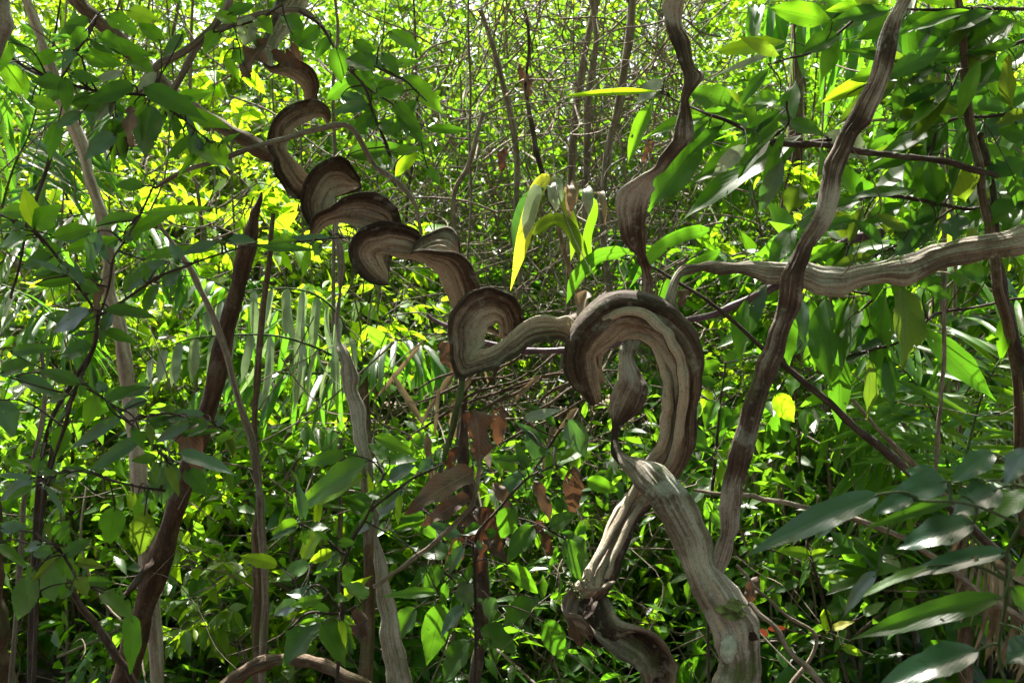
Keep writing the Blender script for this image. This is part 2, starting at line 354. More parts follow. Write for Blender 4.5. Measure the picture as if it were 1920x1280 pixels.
# ------------------------------------------------------------------ ground
gx = np.concatenate([np.linspace(-150, -16, 12), np.linspace(-15, 15, 61), np.linspace(16, 150, 12)])
gy = np.concatenate([np.linspace(-60, -4, 8), np.linspace(-3, 32, 90), np.linspace(35, 200, 12)])
X, Y = np.meshgrid(gx, gy); Z = ground_z(X, Y)
V = np.stack([X, Y, Z], -1).reshape(-1, 3); nx = len(gx)
i = np.arange(len(gy)-1)[:, None]*nx+np.arange(nx-1)[None]
props(mesh('ground', V, np.stack([i, i+1, i+nx+1, i+nx], -1).reshape(-1, 4), V[:, :2], M['ground']), kind='structure', label='leaf strewn forest floor rising into a bank behind')

# ------------------------------------------------------------------ the lianas
def base_of(*pts): return pts[0]
def tw(name, mat, pts, D, parent=None, sides=8, wob=.0, sub=6, seed=0):
    """pts rows: x,y,r_px[,depth offset]"""
    q = [P(p[0], p[1], D+(p[3] if len(p) > 3 else 0)) for p in pts]
    r = [p[2]*D/F for p in pts]
    return tube(q, r, sides, sub, wob, seed)

# --- the coiled liana: loop at the bottom, column, arch, then the corkscrew to the upper left
org = P(1230, 1790, 3.0); org[2] = 0
coil = empty('twisted_liana', org, 'brown ribbon liana coiled like a corkscrew, arching over to the right of centre', 'liana')
mb = MB()
spiral = [
 (560,-60,600,-55,.25,.25),(520,0,575,10,.2,.2),(495,60,530,75,.12,.15),(490,100,512,118,.05,.08),
 (503,123,506,136,.02,.04),(550,107,537,143,-.02,.02),(584,131,559,159,-.01,.03),(597,159,567,172,.02,.05),(594,184,569,190,.05,.08),(606,206,590,205,.08,.08),
 (619,219,614,232,.04,.05),(616,200,600,218,-.02,.03),(588,185,575,227,-.06,.0),(541,197,552,240,-.09,-.02),(516,219,543,252,-.10,-.03),(503,247,538,266,-.09,-.02),(502,275,541,282,-.07,-.01),(509,306,553,300,-.04,.0),(522,338,569,319,-.01,.02),(537,362,581,328,.03,.04),(556,376,600,335,.07,.06),
 (610,375,640,345,.12,.10),(668,356,672,352,.08,.09),
 (675,340,668,352,.03,.05),(670,324,655,360,-.02,.03),(650,300,640,366,-.06,.01),(631,293,628,368,-.09,-.01),(600,307,622,376,-.12,-.03),(575,331,620,385,-.13,-.04),(561,360,619,393,-.13,-.04),(562,387,618,400,-.11,-.04),(572,410,613,410,-.09,-.05),(582,428,600,425,-.08,-.06),
 (581,434,590,440,-.08,-.07),(584,418,600,433,-.11,-.08),(592,405,612,425,-.13,-.08),(619,389,634,417,-.15,-.09),(656,369,658,421,-.14,-.07),(700,363,682,429,-.10,-.04),(728,377,700,434,-.06,.0),(747,403,712,440,.0,.03),(752,425,720,455,.06,.07),
 (735,500,715,485,.11,.1),(724,530,722,520,.04,.05),
 (725,538,727,522,-.02,.0),(700,535,729,508,-.07,-.01),(675,517,722,494,-.11,-.03),(658,491,714,483,-.14,-.04),(656,466,716,477,-.15,-.04),(669,441,728,478,-.15,-.04),(694,422,740,482,-.14,-.03),(725,414,752,485,-.12,-.02),(756,417,768,487,-.08,.0),(781,431,785,490,-.03,.02),(800,450,800,493,.04,.05),
 (840,470,830,490,.09,.08),(858,482,856,484,.06,.07),
 (863,464,856,480,.03,.05),(860,445,844,477,.02,.0),(844,426,825,476,.03,-.03),(819,429,805,476,.03,-.05),(797,440,792,476,.01,-.07),(778,456,781,477,-.04,-.08),(771,472,774,478,-.08,-.09),
 (784,470,774,477,-.12,-.09),(812,471,792,489,-.13,-.08),(844,473,808,503,-.12,-.06),(870,484,820,518,-.10,-.03),(888,503,829,538,-.08,-.01),(900,533,840,558,-.04,.02),(903,560,855,582,.02,.05),(905,590,880,605,.08,.09),
 (945,625,930,630,.13,.12),(978,628,960,632,.07,.09),
 (985,609,936,634,.02,.05),(978,580,936,618,-.03,.04),(956,553,935,609,-.07,.02),(931,541,929,606,-.10,.0),(903,537,922,608,-.13,-.02),(875,553,916,615,-.15,-.03),(853,578,912,626,-.16,-.04),(841,609,909,640,-.16,-.05),(841,647,905,650,-.15,-.07),(847,680,897,657,-.13,-.09),(861,711,892,661,-.13,-.10),
 (891,704,909,655,-.14,-.11),(928,691,938,641,-.14,-.10),(959,670,962,619,-.12,-.08),(988,653,984,600,-.09,-.06),(1016,642,1012,590,-.05,-.03),(1047,640,1047,592,.0,.02),(1070,655,1080,607,.05,.06),(1090,690,1110,640,.10,.10),
]
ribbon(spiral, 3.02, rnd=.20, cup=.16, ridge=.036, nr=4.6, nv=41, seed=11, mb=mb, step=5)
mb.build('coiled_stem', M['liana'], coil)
mb = MB()
arch = [
 (1124,752,1126,748,.05,.05),(1110,757,1126,738,.02,.03),(1090,745,1124,726,-.03,.02),(1070,702,1117,690,-.08,.01),(1068,662,1117,664,-.10,-.01),(1075,631,1134,645,-.12,-.02),(1097,597,1158,632,-.13,-.02),(1125,566,1180,627,-.13,-.02),(1160,551,1200,628,-.13,-.02),(1196,551,1217,634,-.13,-.02),(1232,561,1231,648,-.13,-.02),(1265,580,1239,663,-.13,-.03),(1292,605,1244,685,-.12,-.04),(1310,640,1246,705,-.11,-.05),(1318,678,1247,731,-.09,-.05),(1315,720,1248,762,-.06,-.04),(1309,765,1247,790,-.03,-.02),(1308,805,1242,820,.0,.0),(1302,838,1232,848,.04,.02),(1290,868,1216,876,.08,.05),(1260,905,1192,917,.13,.09),(1222,950,1163,942,.13,.10),(1196,978,1144,962,.10,.08),(1182,1011,1127,1008,.05,.04),(1168,1051,1108,1048,.02,.0),(1158,1078,1094,1075,.0,-.03),(1150,1094,1089,1092,-.01,-.05),
 (1140,1110,1075,1100,.03,.0)]
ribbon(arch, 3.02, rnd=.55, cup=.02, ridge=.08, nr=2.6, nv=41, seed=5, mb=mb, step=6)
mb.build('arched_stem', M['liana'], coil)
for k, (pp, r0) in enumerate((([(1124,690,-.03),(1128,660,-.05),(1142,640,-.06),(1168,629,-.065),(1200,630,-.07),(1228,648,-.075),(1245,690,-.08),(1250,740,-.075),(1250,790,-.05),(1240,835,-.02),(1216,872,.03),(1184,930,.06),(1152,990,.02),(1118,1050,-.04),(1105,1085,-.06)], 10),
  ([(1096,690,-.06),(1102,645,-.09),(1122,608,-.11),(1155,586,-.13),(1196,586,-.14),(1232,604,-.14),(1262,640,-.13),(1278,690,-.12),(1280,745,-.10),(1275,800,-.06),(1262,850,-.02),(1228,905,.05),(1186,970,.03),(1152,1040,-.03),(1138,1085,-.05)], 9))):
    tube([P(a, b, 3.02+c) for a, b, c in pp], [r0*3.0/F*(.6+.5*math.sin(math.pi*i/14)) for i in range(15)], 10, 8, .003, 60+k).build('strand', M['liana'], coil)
mb = MB()
loop = [
 (1140,1082,1095,1085,.1,.08),(1131,1105,1072,1097,.06,.03),(1140,1122,1056,1120,.0,-.05),(1150,1140,1054,1143,-.05,-.1),(1165,1162,1085,1152,-.07,-.12),(1203,1174,1103,1164,-.08,-.13),(1239,1193,1120,1199,-.10,-.12),(1262,1222,1152,1230,-.10,-.10),(1270,1253,1187,1250,-.08,-.08),(1262,1280,1208,1283,-.05,-.05),(1250,1340,1195,1345,.0,.0),(1235,1500,1190,1500,.0,.0),(1240,1740,1180,1740,.0,.0)]
ribbon(loop, 3.0, rnd=.14, cup=.5, ridge=.012, nr=4, nv=35, seed=8, mb=mb, step=6, flip=1)
mb.build('looped_stem', M['liana_trough'], coil)
mb = MB()
side = [
 (1228,596,1270,600,-.10,-.08),(1238,580,1263,582,-.10,-.09),(1245,555,1266,558,-.10,-.09),(1253,531,1273,534,-.08,-.07),(1268,508,1288,518,-.06,-.05),(1294,495,1312,511,-.03,-.02),(1331,491,1350,514,0,0),(1372,494,1387,512,.02,.02),(1406,487,1419,523,.03,.03),(1437,491,1438,532,.03,.03),(1474,495,1468,534,.04,.04),(1515,495,1510,541,.04,.04),(1548,502,1540,553,.04,.04),(1577,501,1577,558,.03,.03),(1605,495,1604,544,.02,.02),(1646,487,1634,535,.0,.0),(1680,480,1662,532,-.02,-.02),(1714,471,1692,537,-.03,-.03),(1752,457,1722,528,-.04,-.04),(1796,448,1766,506,-.06,-.06),(1851,438,1828,493,-.08,-.08),(1920,423,1915,476,-.1,-.1),(2020,395,2020,455,-.15,-.15),(2200,330,2200,390,-.2,-.2),(2600,250,2610,300,-.3,-.3),(3100,190,3110,230,-.4,-.4)]
ribbon(side, 3.04, rnd=.62, cup=.0, ridge=.045, nr=2.8, nv=35, seed=21, mb=mb, step=6)
mb.build('branch', M['liana_grey'], coil)
# thin twig hooked round the foot of the column, stuck to it
tube([P(1092,1093,2.9), P(1098,1100,2.87), P(1118,1103,2.88), P(1138,1098,2.9), P(1152,1091,2.95)], np.array([4,5,4,4,3])*3/F, 8, 6, .002, 3).build('tendril', M['twig'], coil)

# --- the forked liana on the right: thick trunk, a straight stem to the upper right, a ribbon twisting up behind the arch
org = P(1390, 1756, 2.86); org[2] = 0
fork = empty('forked_liana', org, 'thick grey lichened liana trunk forking into a straight stem and a twisting ribbon', 'liana')
mb = MB()
trunk = [(1322,1770,1450,1770),(1328,1560,1436,1560),(1330,1400,1428,1400),(1333,1290,1425,1290),(1344,1255,1427,1255),(1345,1228,1427,1215),(1337,1193,1424,1170),(1320,1152,1411,1137),(1300,1119,1388,1106),(1287,1085,1372,1090),(1279,1055,1345,1055,0,.01),(1262,1018,1334,1020,0,.02),(1242,981,1322,978,0,.02),(1229,951,1304,944,0,.02),(1207,924,1280,913,0,.03),(1186,904,1252,886,.02,.05),(1177,890,1240,879,.04,.06),(1168,874,1212,872,.06,.09),(1158,858,1180,862,.09,.11),(1150,842,1164,844,.11,.12),(1147,826,1160,826,.13,.13)]
ribbon(trunk, 2.88, rnd=.62, cup=-.02, ridge=.045, nr=3.1, nv=41, seed=31, mb=mb, step=6)
mb.build('trunk', M['liana_grey'], fork)
mb = MB()
stem = [(1318,1100,1372,1110,.03,.03),(1332,1066,1356,1082,.02,.03),(1346,1011,1376,1034,.0,.01),(1349,944,1390,940,-.02,-.01),(1357,890,1397,894,-.02,-.02),(1371,840,1413,842,-.03,-.03),(1388,782,1431,778,-.03,-.03),(1404,731,1446,728,-.03,-.03),(1420,675,1464,684,-.03,-.03),(1444,619,1478,632,-.03,-.03),(1456,575,1498,575,-.03,-.03),(1462,531,1510,537,-.04,-.04),(1476,495,1514,496,-.04,-.04),(1500,445,1540,447,-.03,-.03),(1528,400,1565,400,-.02,-.02),(1541,337,1581,341,.0,.0),(1553,297,1589,297,.01,.01),(1575,241,1616,247,.02,.02),(1606,194,1648,204,.02,.02),(1625,156,1668,158,.03,.03),(1637,109,1679,103,.04,.04),(1656,53,1687,57,.05,.05),(1678,6,1708,0,.06,.06),(1715,-80,1745,-80,.1,.1),(1780,-220,1815,-220,.2,.2)]
ribbon(stem, 2.86, rnd=.55, cup=.0, ridge=.045, nr=2.2, nv=31, seed=41, mb=mb, step=6)
mb.build('straight_stem', M['liana_stem'], fork)
mb = MB()
rib = [(1168,880,1178,872,.10,.10),(1146,850,1157,852,.12,.11),(1147,815,1161,815,.14,.12),(1147,790,1170,798,.14,.14),(1142,757,1198,768,.13,.17),(1155,716,1213,732,.13,.2),(1161,690,1204,706,.15,.22),(1162,665,1189,672,.18,.23),(1170,640,1200,640,.22,.25),(1185,610,1212,610,.26,.28),(1195,570,1220,570,.26,.26),(1202,540,1226,545,.22,.22),(1204,505,1224,515,.2,.2),(1190,478,1212,482,.12,.14),(1164,445,1209,446,.06,.1),(1154,400,1213,402,.02,.07),(1158,362,1220,362,.0,.05),(1190,336,1226,346,.0,.04),(1224,318,1238,328,.0,.03),(1240,290,1270,296,.0,.03),(1262,252,1300,254,.0,.04),(1271,220,1301,222,.02,.04),(1276,196,1292,188,.04,.02),(1278,172,1307,163,.03,.0),(1281,148,1321,139,.03,.0),(1276,122,1303,124,.03,.03),(1262,88,1294,98,.02,.05),(1252,60,1289,66,.02,.06),(1246,30,1280,38,.03,.06),(1249,0,1285,0,.03,.03),(1270,-90,1300,-90,.03,.03)]
ribbon(rib, 2.92, rnd=.24, cup=.10, ridge=.02, nr=4, nv=29, seed=51, mb=mb, step=5)
mb.build('ribbon_stem', M['liana_stem'], fork)
# a bracket-like flap of moss on the trunk, a lichen rosette, a knob
def blob(c, rx, ry, rz, mat, name, parent, seed=0, n=20, amp=.25):
    u = np.linspace(0, 2*np.pi, n+1)[:-1]; v = np.linspace(.02, np.pi-.02, n//2)
    uu, vv = np.meshgrid(u, v); r = np.random.default_rng(seed)
    k = 1+amp*(np.sin(uu*3+r.uniform(0, 6))*np.sin(vv*2)+.5*np.sin(uu*7+vv*5+r.uniform(0, 6)))*np.sin(vv)+amp*.25*r.normal(0, 1, uu.shape)
    c = np.asarray(c, float)
    V = (c+rx*RT*(np.sin(vv)*np.cos(uu)*k)[..., None]-rz*FWD*(np.sin(vv)*np.sin(uu)*k)[..., None]+ry*UP*(np.cos(vv)*k)[..., None]).reshape(-1, 3)
    i = np.arange(n//2-1)[:, None]*n; j = np.arange(n)[None]; j2 = (j+1) % n
    Q = np.stack([i+j, i+j2, i+n+j2, i+n+j], -1).reshape(-1, 4)
    return mesh(name, V, Q, np.stack([uu.ravel(), vv.ravel()], 1), mat, parent)
def plain(name, c1, c2, rough=.9, sc=40.):
    m, t, ns, ln = newmat(name); tc = nd(ns, 'ShaderNodeTexCoord')
    a = nd(ns, 'ShaderNodeTexNoise', i_Scale=sc, i_Detail=4., i_Roughness=.7); ln.new(tc.outputs['Object'], a.inputs['Vector'])
    b = nd(ns, 'ShaderNodeBsdfPrincipled', i_Roughness=rough); ln.new(ramp(ns, ln, a.outputs[0], [(.35, c1), (.65, c2)]), b.inputs['Base Color'])
    bp = nd(ns, 'ShaderNodeBump', i_Strength=.8, i_Distance=.01); ln.new(a.outputs[0], bp.inputs['Height']); ln.new(bp.outputs[0], b.inputs['Normal'])
    o = nd(ns, 'ShaderNodeOutputMaterial'); ln.new(b.outputs[0], o.inputs[0]); return m
M['moss'] = plain('moss', (.045, .055, .012), (.15, .17, .05))
M['lichen'] = plain('lichen', (.26, .30, .24), (.42, .44, .38), sc=60)
px = 2.84/F
mb = MB()
for ox, oy, ww, hh in ((1358,1143,30,9),(1378,1136,34,10),(1372,1153,36,9),(1388,1146,18,8)):
    B = P(ox-ww*.6, oy, 2.82); leaves(B, RT*1+UP*.12*rng.normal(), -FWD+UP*.8, ww*1.4*px, hh*2.3*px, 8, 5, .2, .05, 'lance', rag=.3, mb=mb, seed=ox)
o_ = mb.build('moss_flap', M['moss'], fork)
blob(P(1366,1216,2.835), 15*px, 26*px, 6*px, M['lichen'], 'lichen_patch', fork, 3, 24, .18)
blob(P(1411,1192,2.845), 9*px, 9*px, 12*px, M['bark_dark'], 'knot', fork, 5, 14, .3)
def mossbits(parent, spots, D, name='moss'):
    mb = MB()
    for k, (x, y, a) in enumerate(spots):
        for q in range(14):
            c = P(x+rng.normal(0, a*.5), y+rng.normal(0, a*.35), D)
            leaves(c, rng.normal(0, 1, 3)+np.array([0, -.6, .3]), np.array([rng.normal(0, .4), -.5, 1]), a*.5*px*rng.uniform(.6, 1.4), a*.25*px, 3, 3, .2, .2, 'lance', mb=mb, seed=q+k*31)
    return mb.build(name, M['moss'], parent)
mossbits(coil, [(845,600,10),(842,670,8),(1076,1097,20),(1090,1115,16),(1230,570,7),(1240,730,8),(1070,608,8)], 2.88)
mossbits(fork, [(1174,362,14),(1205,372,14),(1212,350,10),(1188,400,12),(1310,160,7),(1168,660,8),(1220,878,14)], 2.98)

# --- slender liana, left of centre
org = P(750, 1745, 2.9); org[2] = 0
sl = empty('slender_liana', org, 'slender pale grey wavy liana standing left of centre, below the coils', 'liana')
mb = MB()
st = [(610,300,617,300,.3,.3),(618,380,626,380,.2,.2),(624,430,634,432,.15,.15),(632,480,645,490,.1,.1),(634,540,644,540,.08,.08),(628,600,636,600,.06,.06),(632,640,638,636,.04,.04),(633,660,655,660,.0,.02),(643,700,671,706,0,0),(644,728,670,730),(656,765,686,765),(660,813,686,805),(675,866,694,852),(680,908,696,900),(684,940,697,934),(699,975,713,972),(700,1005,710,1006),(702,1041,724,1050),(706,1110,734,1110),(714,1158,748,1150),(715,1211,753,1200),(726,1280,773,1280),(730,1400,780,1400),(728,1740,790,1740)]
ribbon(st, 2.92, rnd=.42, cup=.04, ridge=.03, nr=2.5, nv=23, seed=61, mb=mb, step=5, wob=.003)
mb.build('stem', M['liana_pale'], sl)

# ------------------------------------------------------------------ trunks and woody stems
def stemthing(name, mat, pts, D, label, cat, group=None, sides=12, wob=.004, seed=1, part=None, sub=8):
    q = [P(p[0], p[1], D+(p[3] if len(p) > 3 else 0)) for p in pts]
    org = q[0] if q[0][2] < q[-1][2] else q[-1]
    o = tw(name, mat, pts, D, sides=sides, wob=wob, seed=seed, sub=sub).build(name, M[mat], None, org)
    return props(o, label, cat, group)
def to_ground(x, y, D):
    g = float(ground_z(0, D)); z = (g-CAMZ)/D
    return 640-F*(z-math.sin(PITCH))/math.cos(PITCH)
lt = empty('leaning_tree', (P(100, to_ground(0,0,3.4), 3.4)), 'dark reddish leaning trunk with a broken top, left of the coils', 'tree')
tw('trunk','bark_dark',[(100,to_ground(0,0,3.4),28),(190,1400,25),(230,1280,23),(268,1150,21),(310,1020,20),(347,900,19),(378,800,18),(408,700,17),(432,590,16),(455,490,15),(470,430,13),(482,390,8),(490,360,1.5)],3.4,sides=18,wob=.003,seed=3).build('trunk',M['bark_dark'],lt)
tw('stub','bark_dark',[(292,1044,7,-.02),(270,1075,7,-.08),(235,1110,5,-.12),(212,1130,4,-.15)],3.4,sides=8,wob=.003,seed=9).build('branch_stub',M['bark_dark'],lt)
TR = [
 ('pale_tree','bark_pale',[(330,1560,13),(300,1300,13),(275,1050,13),(258,860,13),(240,740,13),(222,610,13),(205,540,12),(195,450,12),(180,370,11),(150,270,11),(118,190,11),(90,110,10),(62,40,9),(30,-40,8)],3.5,'pale slender tree trunk curving up through the upper left leaves','tree'),
 ('brown_branch','bark_brown',[(100,-40,15),(170,25,14),(205,60,14),(270,120,13),(345,195,13),(400,230,13),(450,258,14),(500,290,15),(530,310,10)],3.3,'brown branch slanting down from the upper left corner to the coils','branch'),
 ('grey_tree','bark_grey',[(-40,-60,40),(-18,0,30),(-18,80,26),(-30,140,20),(-45,260,16)],2.2,'blurred grey trunk at the upper left edge','tree trunk'),
 ('dark_tree','bark_dark',[(-20,1500,40),(-20,1290,36),(-14,1200,30),(-16,1120,24),(-20,1000,22),(-30,800,18)],3.0,'dark red trunk at the lower left edge','tree trunk'),
 ('mossy_tree','bark_brown',[(1430,1560,26),(1445,1290,22),(1450,1180,21),(1458,1050,20),(1468,900,19),(1478,760,18),(1484,560,16),(1490,300,14),(1500,-50,12)],5.2,'brown mossy tree trunk standing behind the straight forked stem','tree'),
 ('arched_root','bark_brown',[(330,1420,15),(400,1310,15),(440,1270,14),(490,1243,13),(540,1234,12),(600,1242,12),(650,1265,11),(700,1300,11),(760,1420,11)],3.1,'thick brown arched root at the bottom edge','root'),
 ('dark_sapling','twig_dark',[(900,1560,11),(893,1290,11),(900,1180,12),(903,1080,12),(893,1000,13),(880,930,13),(872,860,10),(868,790,7),(872,700,6)],3.5,'dark upright stem holding clumps of dead leaves below the coils','sapling'),
 ('reddish_sapling','bark_brown',[(1920,1000,9,.3),(1905,700,10,.1),(1880,570,10),(1862,480,10),(1845,380,9),(1832,300,8),(1815,200,8),(1806,110,8),(1798,0,7),(1780,-90,7)],3.15,'reddish brown stem among the dark leaves, upper right','sapling'),
 ('dark_pole','twig_dark',[(1960,900,10),(1915,680,10),(1892,600,10),(1878,520,9),(1868,430,8),(1855,330,7),(1840,250,7)],3.2,'dark grey stem crossing below the big branch at the right edge','sapling'),
 ('purple_cane','purple',[(800,590,4),(900,640,5),(985,657,6),(1060,657,6),(1130,650,6),(1210,622,6),(1290,600,6.5),(1380,573,7),(1450,540,8),(1530,485,8),(1590,450,8),(1645,438,10),(1652,436,4)],3.25,'smooth purple cane passing behind the arched liana','stem'),
 ('dark_cane','twig_dark',[(1220,500,3),(1320,560,3.5),(1400,625,4),(1470,685,6),(1530,735,7),(1590,790,7.5),(1650,838,8),(1705,888,8),(1790,960,8),(1900,1060,8)],3.15,'straight black cane slanting down right of the straight stem','stem'),
 ('brown_cane','twig',[(1590,735,3),(1650,810,4),(1720,878,5),(1800,960,5),(1880,1050,5),(1960,1140,5)],3.4,'thin brown cane slanting parallel below the black cane','stem'),
 ('grey_cane','twig',[(1300,918,3),(1390,928,4),(1450,938,5),(1560,962,5),(1650,990,6),(1760,1050,6),(1840,1110,7),(1930,1170,7)],3.3,'long grey cane slanting across the lower right thicket','stem'),
 ('crossing_branch','bark_grey',[(290,352,3),(318,335,4),(380,310,4.5),(440,288,5),(520,262,5.5),(590,245,5.5),(655,237,5.5),(690,285,5,.05),(705,312,5,.05),(745,340,4.5),(775,385,4),(790,440,3)],2.72,'bare grey branch crossing in front of the uppermost coil','branch'),
 ('bare_sapling','bark_grey',[(495,1620,9),(492,1280,7),(497,1120,7),(490,1000,7),(484,900,7),(470,820,7),(445,735,6),(425,660,7),(395,580,7),(365,520,6),(335,470,5),(300,420,3)],3.2,'thin grey sapling stem curving up between the leaning trunk and slender liana','sapling'),
 ('bare_sapling','bark_brown',[(475,1620,8),(478,1280,8),(482,1150,8),(478,1020,7),(486,930,6),(480,780,6),(487,650,6),(498,560,6),(508,480,5),(512,400,4)],3.35,'brown sapling stem close beside the thin grey one','sapling'),
 ('forest_pole','bark_grey',[(1055,700,6),(1068,520,6),(1070,350,7),(1082,200,8),(1098,90,7),(1130,-40,6)],5.6,'left one of the grey poles clustered at the top centre','sapling'),
 ('forest_pole','bark_grey',[(1088,720,6),(1096,500,6),(1100,330,7),(1105,180,8),(1118,80,6),(1105,-40,5)],5.4,'middle one of the grey poles clustered at the top centre','sapling'),
 ('forest_pole','bark_grey',[(1150,600,6),(1130,420,6),(1140,280,7),(1160,200,8),(1178,90,8),(1185,-40,7)],5.0,'right thin leaning one of the grey poles at the top centre','sapling'),
 ('bare_branch','twig_dark',[(1075,420,4),(1040,390,4),(1010,300,5),(1000,250,5),(985,160,4),(993,90,3),(985,20,3)],4.6,'dark bare branch hanging at the top centre, left of the grey poles','branch'),
 ('bare_branch','bark_grey',[(975,560,4),(968,420,5),(970,300,6),(955,210,6),(940,150,6),(925,90,5),(900,20,4)],5.0,'grey curved branch among the twigs right of the coils','branch'),
 ('bare_branch','bark_grey',[(255,180,7),(290,130,7),(340,100,7),(400,55,7),(430,5,7),(450,-40,6)],2.9,'grey branch running up to the top edge left of the coils','branch'),
 ('bare_branch','bark_grey',[(320,175,7),(345,130,7),(375,80,7),(440,45,7),(500,25,6),(560,20,5),(590,40,4)],3.0,'grey forked branch arching over the top of the coils','branch'),
 ('hanging_vine','twig_dark',[(100,270,4),(80,330,4),(55,430,3),(20,560,3)],2.8,'thin dark stem hanging at the left edge','vine'),
 ('mossy_twig','twig_green',[(866,712,6,-.1),(858,760,6,-.08),(845,820,6),(830,870,5),(822,905,5)],2.95,'mossy twig hanging from the lowest coil','twig'),
 ('thin_branch','twig',[(700,1100,5),(735,1075,4),(800,1030,4.5),(850,985,4.5),(885,945,4.5),(895,900,4),(905,850,3)],2.75,'bare brown twig slanting up right of the slender liana','branch'),
 ('red_root','bark_dark',[(105,1060,6),(130,1110,6),(170,1160,6),(210,1215,7),(245,1265,7),(270,1310,7)],2.5,'purplish bare stem slanting at the bottom left corner','stem'),
 ('hanging_vine','twig',[(1772,560,4),(1768,680,4),(1762,760,4),(1755,850,4),(1750,930,3)],3.0,'thin pale vine hanging in front of the right palm','vine'),
 ('upright_sapling','twig_dark',[(60,1500,8),(62,1100,6),(75,950,5),(95,860,4),(110,800,4),(150,710,4),(172,660,3)],2.6,'dark upright stem carrying the left hand sapling leaves','sapling'),
 ('upright_sapling','bark_grey',[(10,1400,5),(38,1100,5),(42,980,5),(50,900,4),(75,800,4),(82,720,4),(80,640,3)],2.75,'grey upright stem at the left edge','sapling'),
 ('curved_vine','twig',[(1480,1290,5),(1530,1200,3.5),(1470,1150,3.5),(1440,1120,3),(1405,1085,3),(1380,1060,3)],2.9,'thin brown vine curling beside the forked trunk base','vine'),
 ('curved_vine','twig',[(1405,1130,5,.05),(1455,1180,4.5),(1490,1230,5),(1540,1285,6),(1580,1380,6)],2.78,'grey root running down to the right from the forked trunk','root'),
 ('thin_branch','twig',[(905,210,3),(880,300,5),(855,360,5),(850,430,4),(835,520,3)],4.2,'bare straight twig right of the upper coils','twig'),
 ('leaf_twig','twig_dark',[(1445,270,5),(1500,268,6),(1560,272,6),(1620,285,6),(1680,290,6),(1760,300,6),(1835,320,6),(1870,330,4)],3.1,'dark twig running level among the large leaves, upper right','twig'),
]
for k, (nm, mt, pts, D, lab, cat) in enumerate(TR):
    stemthing(nm, mt, pts, D, lab, cat, seed=k+3, wob=.005 if pts[2][2] > 8 else .003)

# ------------------------------------------------------------------ leafy branches with individual leaves
TONE = dict(G='leaf_gloss', d='leaf_dark', m='leaf_mid', b='leaf_bright', o='leaf_olive', g='leaf_sheen', p='leaf_pale', y='leaf_yellow', D='dead', k='dead_dark', s='straw')
def one_leaf(bx, by, tx, ty, w, D, kind='lance', seed=0, roll=None, mat=None, wave=.05, rag=.05, curl=None, facing=None):
    r = np.random.default_rng(seed)
    ln_ = math.hypot(tx-bx, ty-by)
    dz = r.uniform(-.35, .35)*ln_*D/F
    B = P(bx, by, D); T = P(tx, ty, D+dz)
    d = nrm(T-B); view = nrm(CAM-B)
    n0 = nrm(view-d*np.dot(view, d)); 
    if facing in ('g', 'G'): roll = r.uniform(.25, .7)
    if roll is None: roll = r.uniform(.1, .9)
    side = np.cross(d, n0)
    if side[2] < 0: side = -side          # tilt the blade so that its upper face turns to the sky
    n = nrm(n0*math.cos(roll)+side*math.sin(roll))
    if n[2] < 0 and r.uniform() < .8: n = nrm(n0*math.cos(roll)+np.array([0, 0, 1])*math.sin(roll))
    L = np.linalg.norm(T-B); W = w*(.82 if kind == 'ovate' else .92)*D/F/max(.62, math.cos(roll))
    c = r.uniform(.05, .22) if curl is None else curl
    return leaves(B-n*0+0, d+n*c*.45, n, L*1.03, W, 16, 7, r.uniform(.12, .4), c, kind, rag=rag, seed=seed, wave=wave)
def leafy(name, label, cat, twigs, lv, D, tm='twig_dark', kind='lance', group=None, jit=.12, seed=0, extra=0, el=(90, 150), ew=(22, 34), tones='dddmod', ang=(150, 40)):
    """twigs: list of polylines (x,y,r); lv rows: bx,by,tx,ty,w,tone[,depth offset]"""
    tp = []
    t0 = [P(x, y, D) for x, y, r in twigs[0]]
    root = empty(name, t0[0], label, cat, group)
    mb = MB(); r_ = np.random.default_rng(seed+1000)
    for k, tl in enumerate(twigs):
        q = [P(x, y, D+.05*math.sin(i*1.3+k)) for i, (x, y, r) in enumerate(tl)]
        q = np.array(q); tube(q, [.68*r*D/F for x, y, r in tl], 8, 6, .003, seed+k, mb)
        tp.append(catmull(q, 10))
    tp = np.vstack(tp)
    lv = list(lv)
    for q in range(extra):
        tl = twigs[r_.integers(0, len(twigs))]; a = r_.integers(0, len(tl)-1); f = r_.uniform()
        x = tl[a][0]*(1-f)+tl[a+1][0]*f; y = tl[a][1]*(1-f)+tl[a+1][1]*f; th = R(r_.normal(*ang)); L_ = r_.uniform(*el)
        lv.append((x+12*math.cos(th), y+12*math.sin(th), x+L_*math.cos(th), y+L_*math.sin(th), r_.uniform(*ew), tones[r_.integers(0, len(tones))]))
    for k, l in enumerate(lv):
        d = D+(l[6] if len(l) > 6 else r_.uniform(-jit, jit))
        o = one_leaf(l[0], l[1], l[2], l[3], l[4], d, kind, seed*97+k, facing=l[5]).build('leaf', M[TONE[l[5]]], root)
        B = P(l[0], l[1], d); dd = np.linalg.norm(tp-B, axis=1); j = int(np.argmin(dd))
        if dd[j] < .45:
            Tt = nrm(P(l[2], l[3], d)-B)
            tube([tp[j], (tp[j]+B)/2-Tt*.12*dd[j]+np.array([0, 0, .05*dd[j]]), B, B+Tt*.01], [.0028, .002, .0016, .001], 5, 4, 0, 0, mb)
    mb.build('twig', M[tm], root)
    return root

